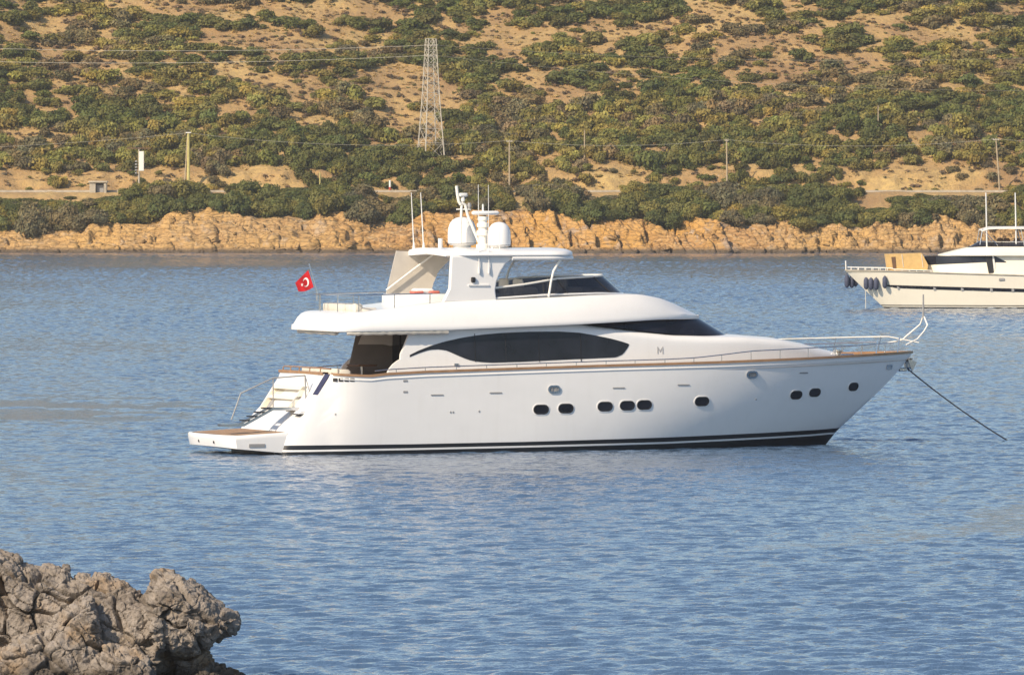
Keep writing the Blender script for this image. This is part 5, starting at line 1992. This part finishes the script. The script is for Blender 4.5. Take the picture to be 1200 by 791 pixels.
# house
def w2(x, z):
    xn = s2(1084, 310)[0]
    u = min(max((xn - x) / 7.0, 0), 1)
    return max(.1, 2.45 * (1 - (1 - u) ** 2.4) ** .7) - .12 * max(z - ZS2(x) - .3, 0)
up2 = lin(sorted([s2(*p) for p in ((1086, 313), (1088, 304), (1100, 300), (1160, 299.5), (1430, 299))]))
hh = MB()
rows = []
for x in np.linspace(s2(1400, 300)[0], s2(1086, 310)[0], 40):
    zt = up2(x)
    zb = ZS2(x) - .15
    rows.append([(x, w2(x, zb), zb), (x, w2(x, (zb + zt) / 2), (zb + zt) / 2), (x, w2(x, zt), zt), (x, -w2(x, zt), zt), (x, -w2(x, (zb + zt) / 2), (zb + zt) / 2), (x, -w2(x, zb), zb)])
hh.grid(rows, closed=True)
hh.add(rows[0], [tuple(range(6))]).add(rows[-1], [tuple(range(6))])
hh.build('deckhouse', M['cream'], y2, smooth=True, angle=30)
strip2([(1083.5, 301), (1100, 300.2), (1153, 300.2), (1165, 300.5), (1177.5, 307)], [(1083.5, 304), (1087, 311), (1105, 310), (1130, 308.7), (1153, 307.5), (1177.5, 307.8)], w2, M['glass'], 'saloon_window')
dm = MB()
ds2 = [s2(*p) for p in ((1153, 299.5), (1161, 299.5), (1163.5, 320.5), (1157, 320.5))]
yd = w2(ds2[0][0], 1.8)
dm.prism(ds2, yd - .3, yd + .05)
dmo = dm.build('side_door', M['dark'], y2)
dj = MB()
dj.prism([s2(*p) for p in ((1161, 299.5), (1163, 299.5), (1165, 313), (1163.2, 318))], yd - .3, yd + .08)
dj.build('door_jamb', M['whitepaint'], dmo)
# brow / flybridge
br2 = lin(sorted([s2(*p) for p in ((1099, 298.6), (1110, 296), (1132, 290.5), (1150, 289.5), (1430, 289))]))
def wb2(x):
    xn = s2(1099, 298)[0]
    u = min(max((xn - x) / 5.0, 0), 1)
    return max(.1, 2.75 * (1 - (1 - u) ** 2.2) ** .6)
rows = []
for x in np.linspace(s2(1410, 298)[0], s2(1099.5, 298)[0], 40):
    zt, zb = br2(x), (362 - 299.8) * K2
    zt = max(zt, zb + .04)
    W_ = wb2(x)
    rows.append([(x, W_, zb), (x, W_ * .99, zb + (zt - zb) * .4), (x, max(W_ - .35, .05), zt), (x, -max(W_ - .35, .05), zt), (x, -W_ * .99, zb + (zt - zb) * .4), (x, -W_, zb)])
fb2 = MB().grid(rows, closed=True)
fb2.add(rows[0], [tuple(range(6))]).add(rows[-1], [tuple(range(6))])
fb2.build('flybridge_coaming', M['cream'], y2, smooth=True, angle=40)
wsm = MB()
xa, za = s2(1134, 290)
xb, zb = s2(1147, 283)
lcv, ucv = [], []
for i in range(21):
    a = math.pi * (i / 20 - .5)
    lcv.append((s2(1215, 290)[0] + (xa - s2(1215, 290)[0]) * max(math.cos(a), 0) ** .9, 2.2 * math.sin(a), za - .04))
    ucv.append((s2(1225, 285)[0] + (xb - s2(1225, 285)[0]) * max(math.cos(a), 0) ** .9, 2.05 * math.sin(a), zb - .05))
wsm.grid([lcv, ucv])
wso = wsm.build('flybridge_windscreen', M['smoked'], y2, smooth=True, angle=60)
MB().tube(ucv, .05, 6).build('top_frame', M['steel'], wso, smooth=True)
st2 = MB()
for px in (1172, 1180, 1192):
    x, z = s2(px, 283)
    st2.box((x, .6, z - .1), (.5, .7, .7), bev=.12)
st2.build('helm_seat', M['brown'], y2, smooth=True)
# bimini
bm2 = MB()
rows = []
for t in np.linspace(0, 1, 14):
    x = s2(1149 + t * 110, 268)[0]
    zc = (362 - 265.6) * K2 - .22 * (1 - min(1, t / .12)) ** 2
    rows.append([(x, y, zc - .10 * (y / 2) ** 2 + e) for e, yy in ((0, np.linspace(-2.1, 2.1, 9)), (-.10, np.linspace(2.1, -2.1, 9))) for y in yy])
bm2.grid(rows, closed=True)
bm2.add(rows[0], [tuple(range(18))]).add(rows[-1], [tuple(range(18))])
bmo = bm2.build('bimini_top', M['whitepaint'], y2, smooth=True, angle=60)
bp = MB()
for s in (-1, 1):
    for a, b in (((1150, 268.5), (1147, 287)), ((1150, 268.5), (1168, 288)), ((1195, 268), (1199, 288)), ((1230, 268), (1236, 288))):
        A, B = s2(*a), s2(*b)
        bp.tube([(A[0], s * 2.0, A[1]), (B[0], s * 2.1, B[1])], .035, 6)
bp.build('bimini_frame', M['steel'], bmo, smooth=True)
# tan awning tent on the foredeck
aw2 = empty('foredeck_awning', (0, 0, 0))
aw2.parent = y2
cn = MB()
poly = [s2(*p) for p in ((1037, 298.2), (1079.5, 297), (1087, 311), (1086, 317), (1040, 317.5))]
cn.prism(poly, -1.25, 1.25)
cn.build('canvas', M['canvas'], aw2)
fl2 = MB()
fl2.prism([s2(*p) for p in ((1043.5, 301.5), (1048.5, 301.2), (1049.5, 314.5), (1045.5, 315))], 1.2, 1.28)
fl2.build('door_flap', M['brown'], aw2)
sm2 = MB()
for px in (1056, 1079):
    sm2.tube([(*[s2(px, 298.5)[0]], 1.262, s2(px, 298.5)[1]), (s2(px + 2, 314)[0], 1.262, s2(px + 2, 314)[1])], .03, 5)
sm2.build('seam', M['vinyl'], aw2)
# bow rail, staff, whips
br_ = MB()
xs2 = np.linspace(s2(1098, 318)[0], s2(993, 317)[0], 26)
for s in (-1, 1):
    p_ = [(x, s * max(b2(x, ZS2(x)) - .12, .03), ZS2(x) + .16 + (0 if x < s2(1045, 0)[0] else .08)) for x in xs2]
    br_.tube(p_, .035, 6)
    for q in p_[::2]:
        br_.tube([q, (q[0], q[1], ZS2(q[0]) - .1)], .03, 5)
br_.build('bow_rail', M['whitepaint'], y2, smooth=True)
A, B = s2(989.8, 318), s2(989.3, 306)
MB().tube([(A[0] - .1, 0, A[1]), (B[0] - .1, 0, B[1])], .05, 6).build('bow_staff', M['whitepaint'], y2)
for px0, py0, px1, py1, y in ((1155.5, 300, 1154, 226, 2.0), (1190, 300, 1188.5, 226, 1.9)):
    A, B = s2(px0, py0), s2(px1, py1)
    MB().tube([(A[0], y, A[1]), (B[0], y, B[1])], [.07, .05], 6).build('whip_antenna', M['antenna'], y2, smooth=True)
A = s2(1172, 327.5)
MB().box((A[0], b2(*A) + .01, A[1]), (.5, .08, .2), bev=.04).build('fairlead', M['grey'], y2)
# fenders
fe = []
for i, (px, yt, yb, near) in enumerate(((1014.5, 325, 340, 1), (1020, 323.5, 340.5, 1), (1026, 323.5, 340.5, 1), (1036, 323.5, 338.5, 1), (992.5, 322, 338, 0), (998.5, 323, 338.5, 0), (1003, 326, 337, 0))):
    x, z = s2(px, (yt + yb) / 2)
    h = (yb - yt) * K2
    if near:
        y = b2(x, z) + .22
    else:
        y = -.35 - .25 * (i - 4)
        y = -(b2(x, z) + .25) if x < XF2(z) else y
    loc = Vector((O2.x - x, O2.y - y, z - h / 2))
    lab = 'navy fender hanging on the near side of the cream yacht bow' if near else 'dark fender hanging under the bow tip of the cream yacht'
    if not fe or (near != fe[-1][1]):
        e = empty('fender', loc, label=lab, category='fender', group='fenders on the cream yacht')
        r = .2
        MB().lathe((0, 0, 0), [(.03, 0), (r * .6, h * .06), (r, h * .2), (r, h * .75), (r * .7, h * .9), (.05, h * .98), (.03, h)], 14).build('body', M['fender'], e, smooth=True)
        MB().tube([(0, 0, h), (0, .12, h + .55)], .02, 5).build('rope', M['rope'], e)
        fe.append((e, near))
    else:
        copy_thing(fe[-1][0], loc, label=lab, group='fenders on the cream yacht')
tag(MB().tube([(O2.x - s2(1014, 0)[0], O2.y - .1, (362 - 341) * K2), (O2.x - s2(1014.5, 0)[0], O2.y - .1, -.3)], .03, 5).build('anchor_rope', M['vinyl']), 'pale anchor rope hanging from the cream yacht bow to the water', 'rope')
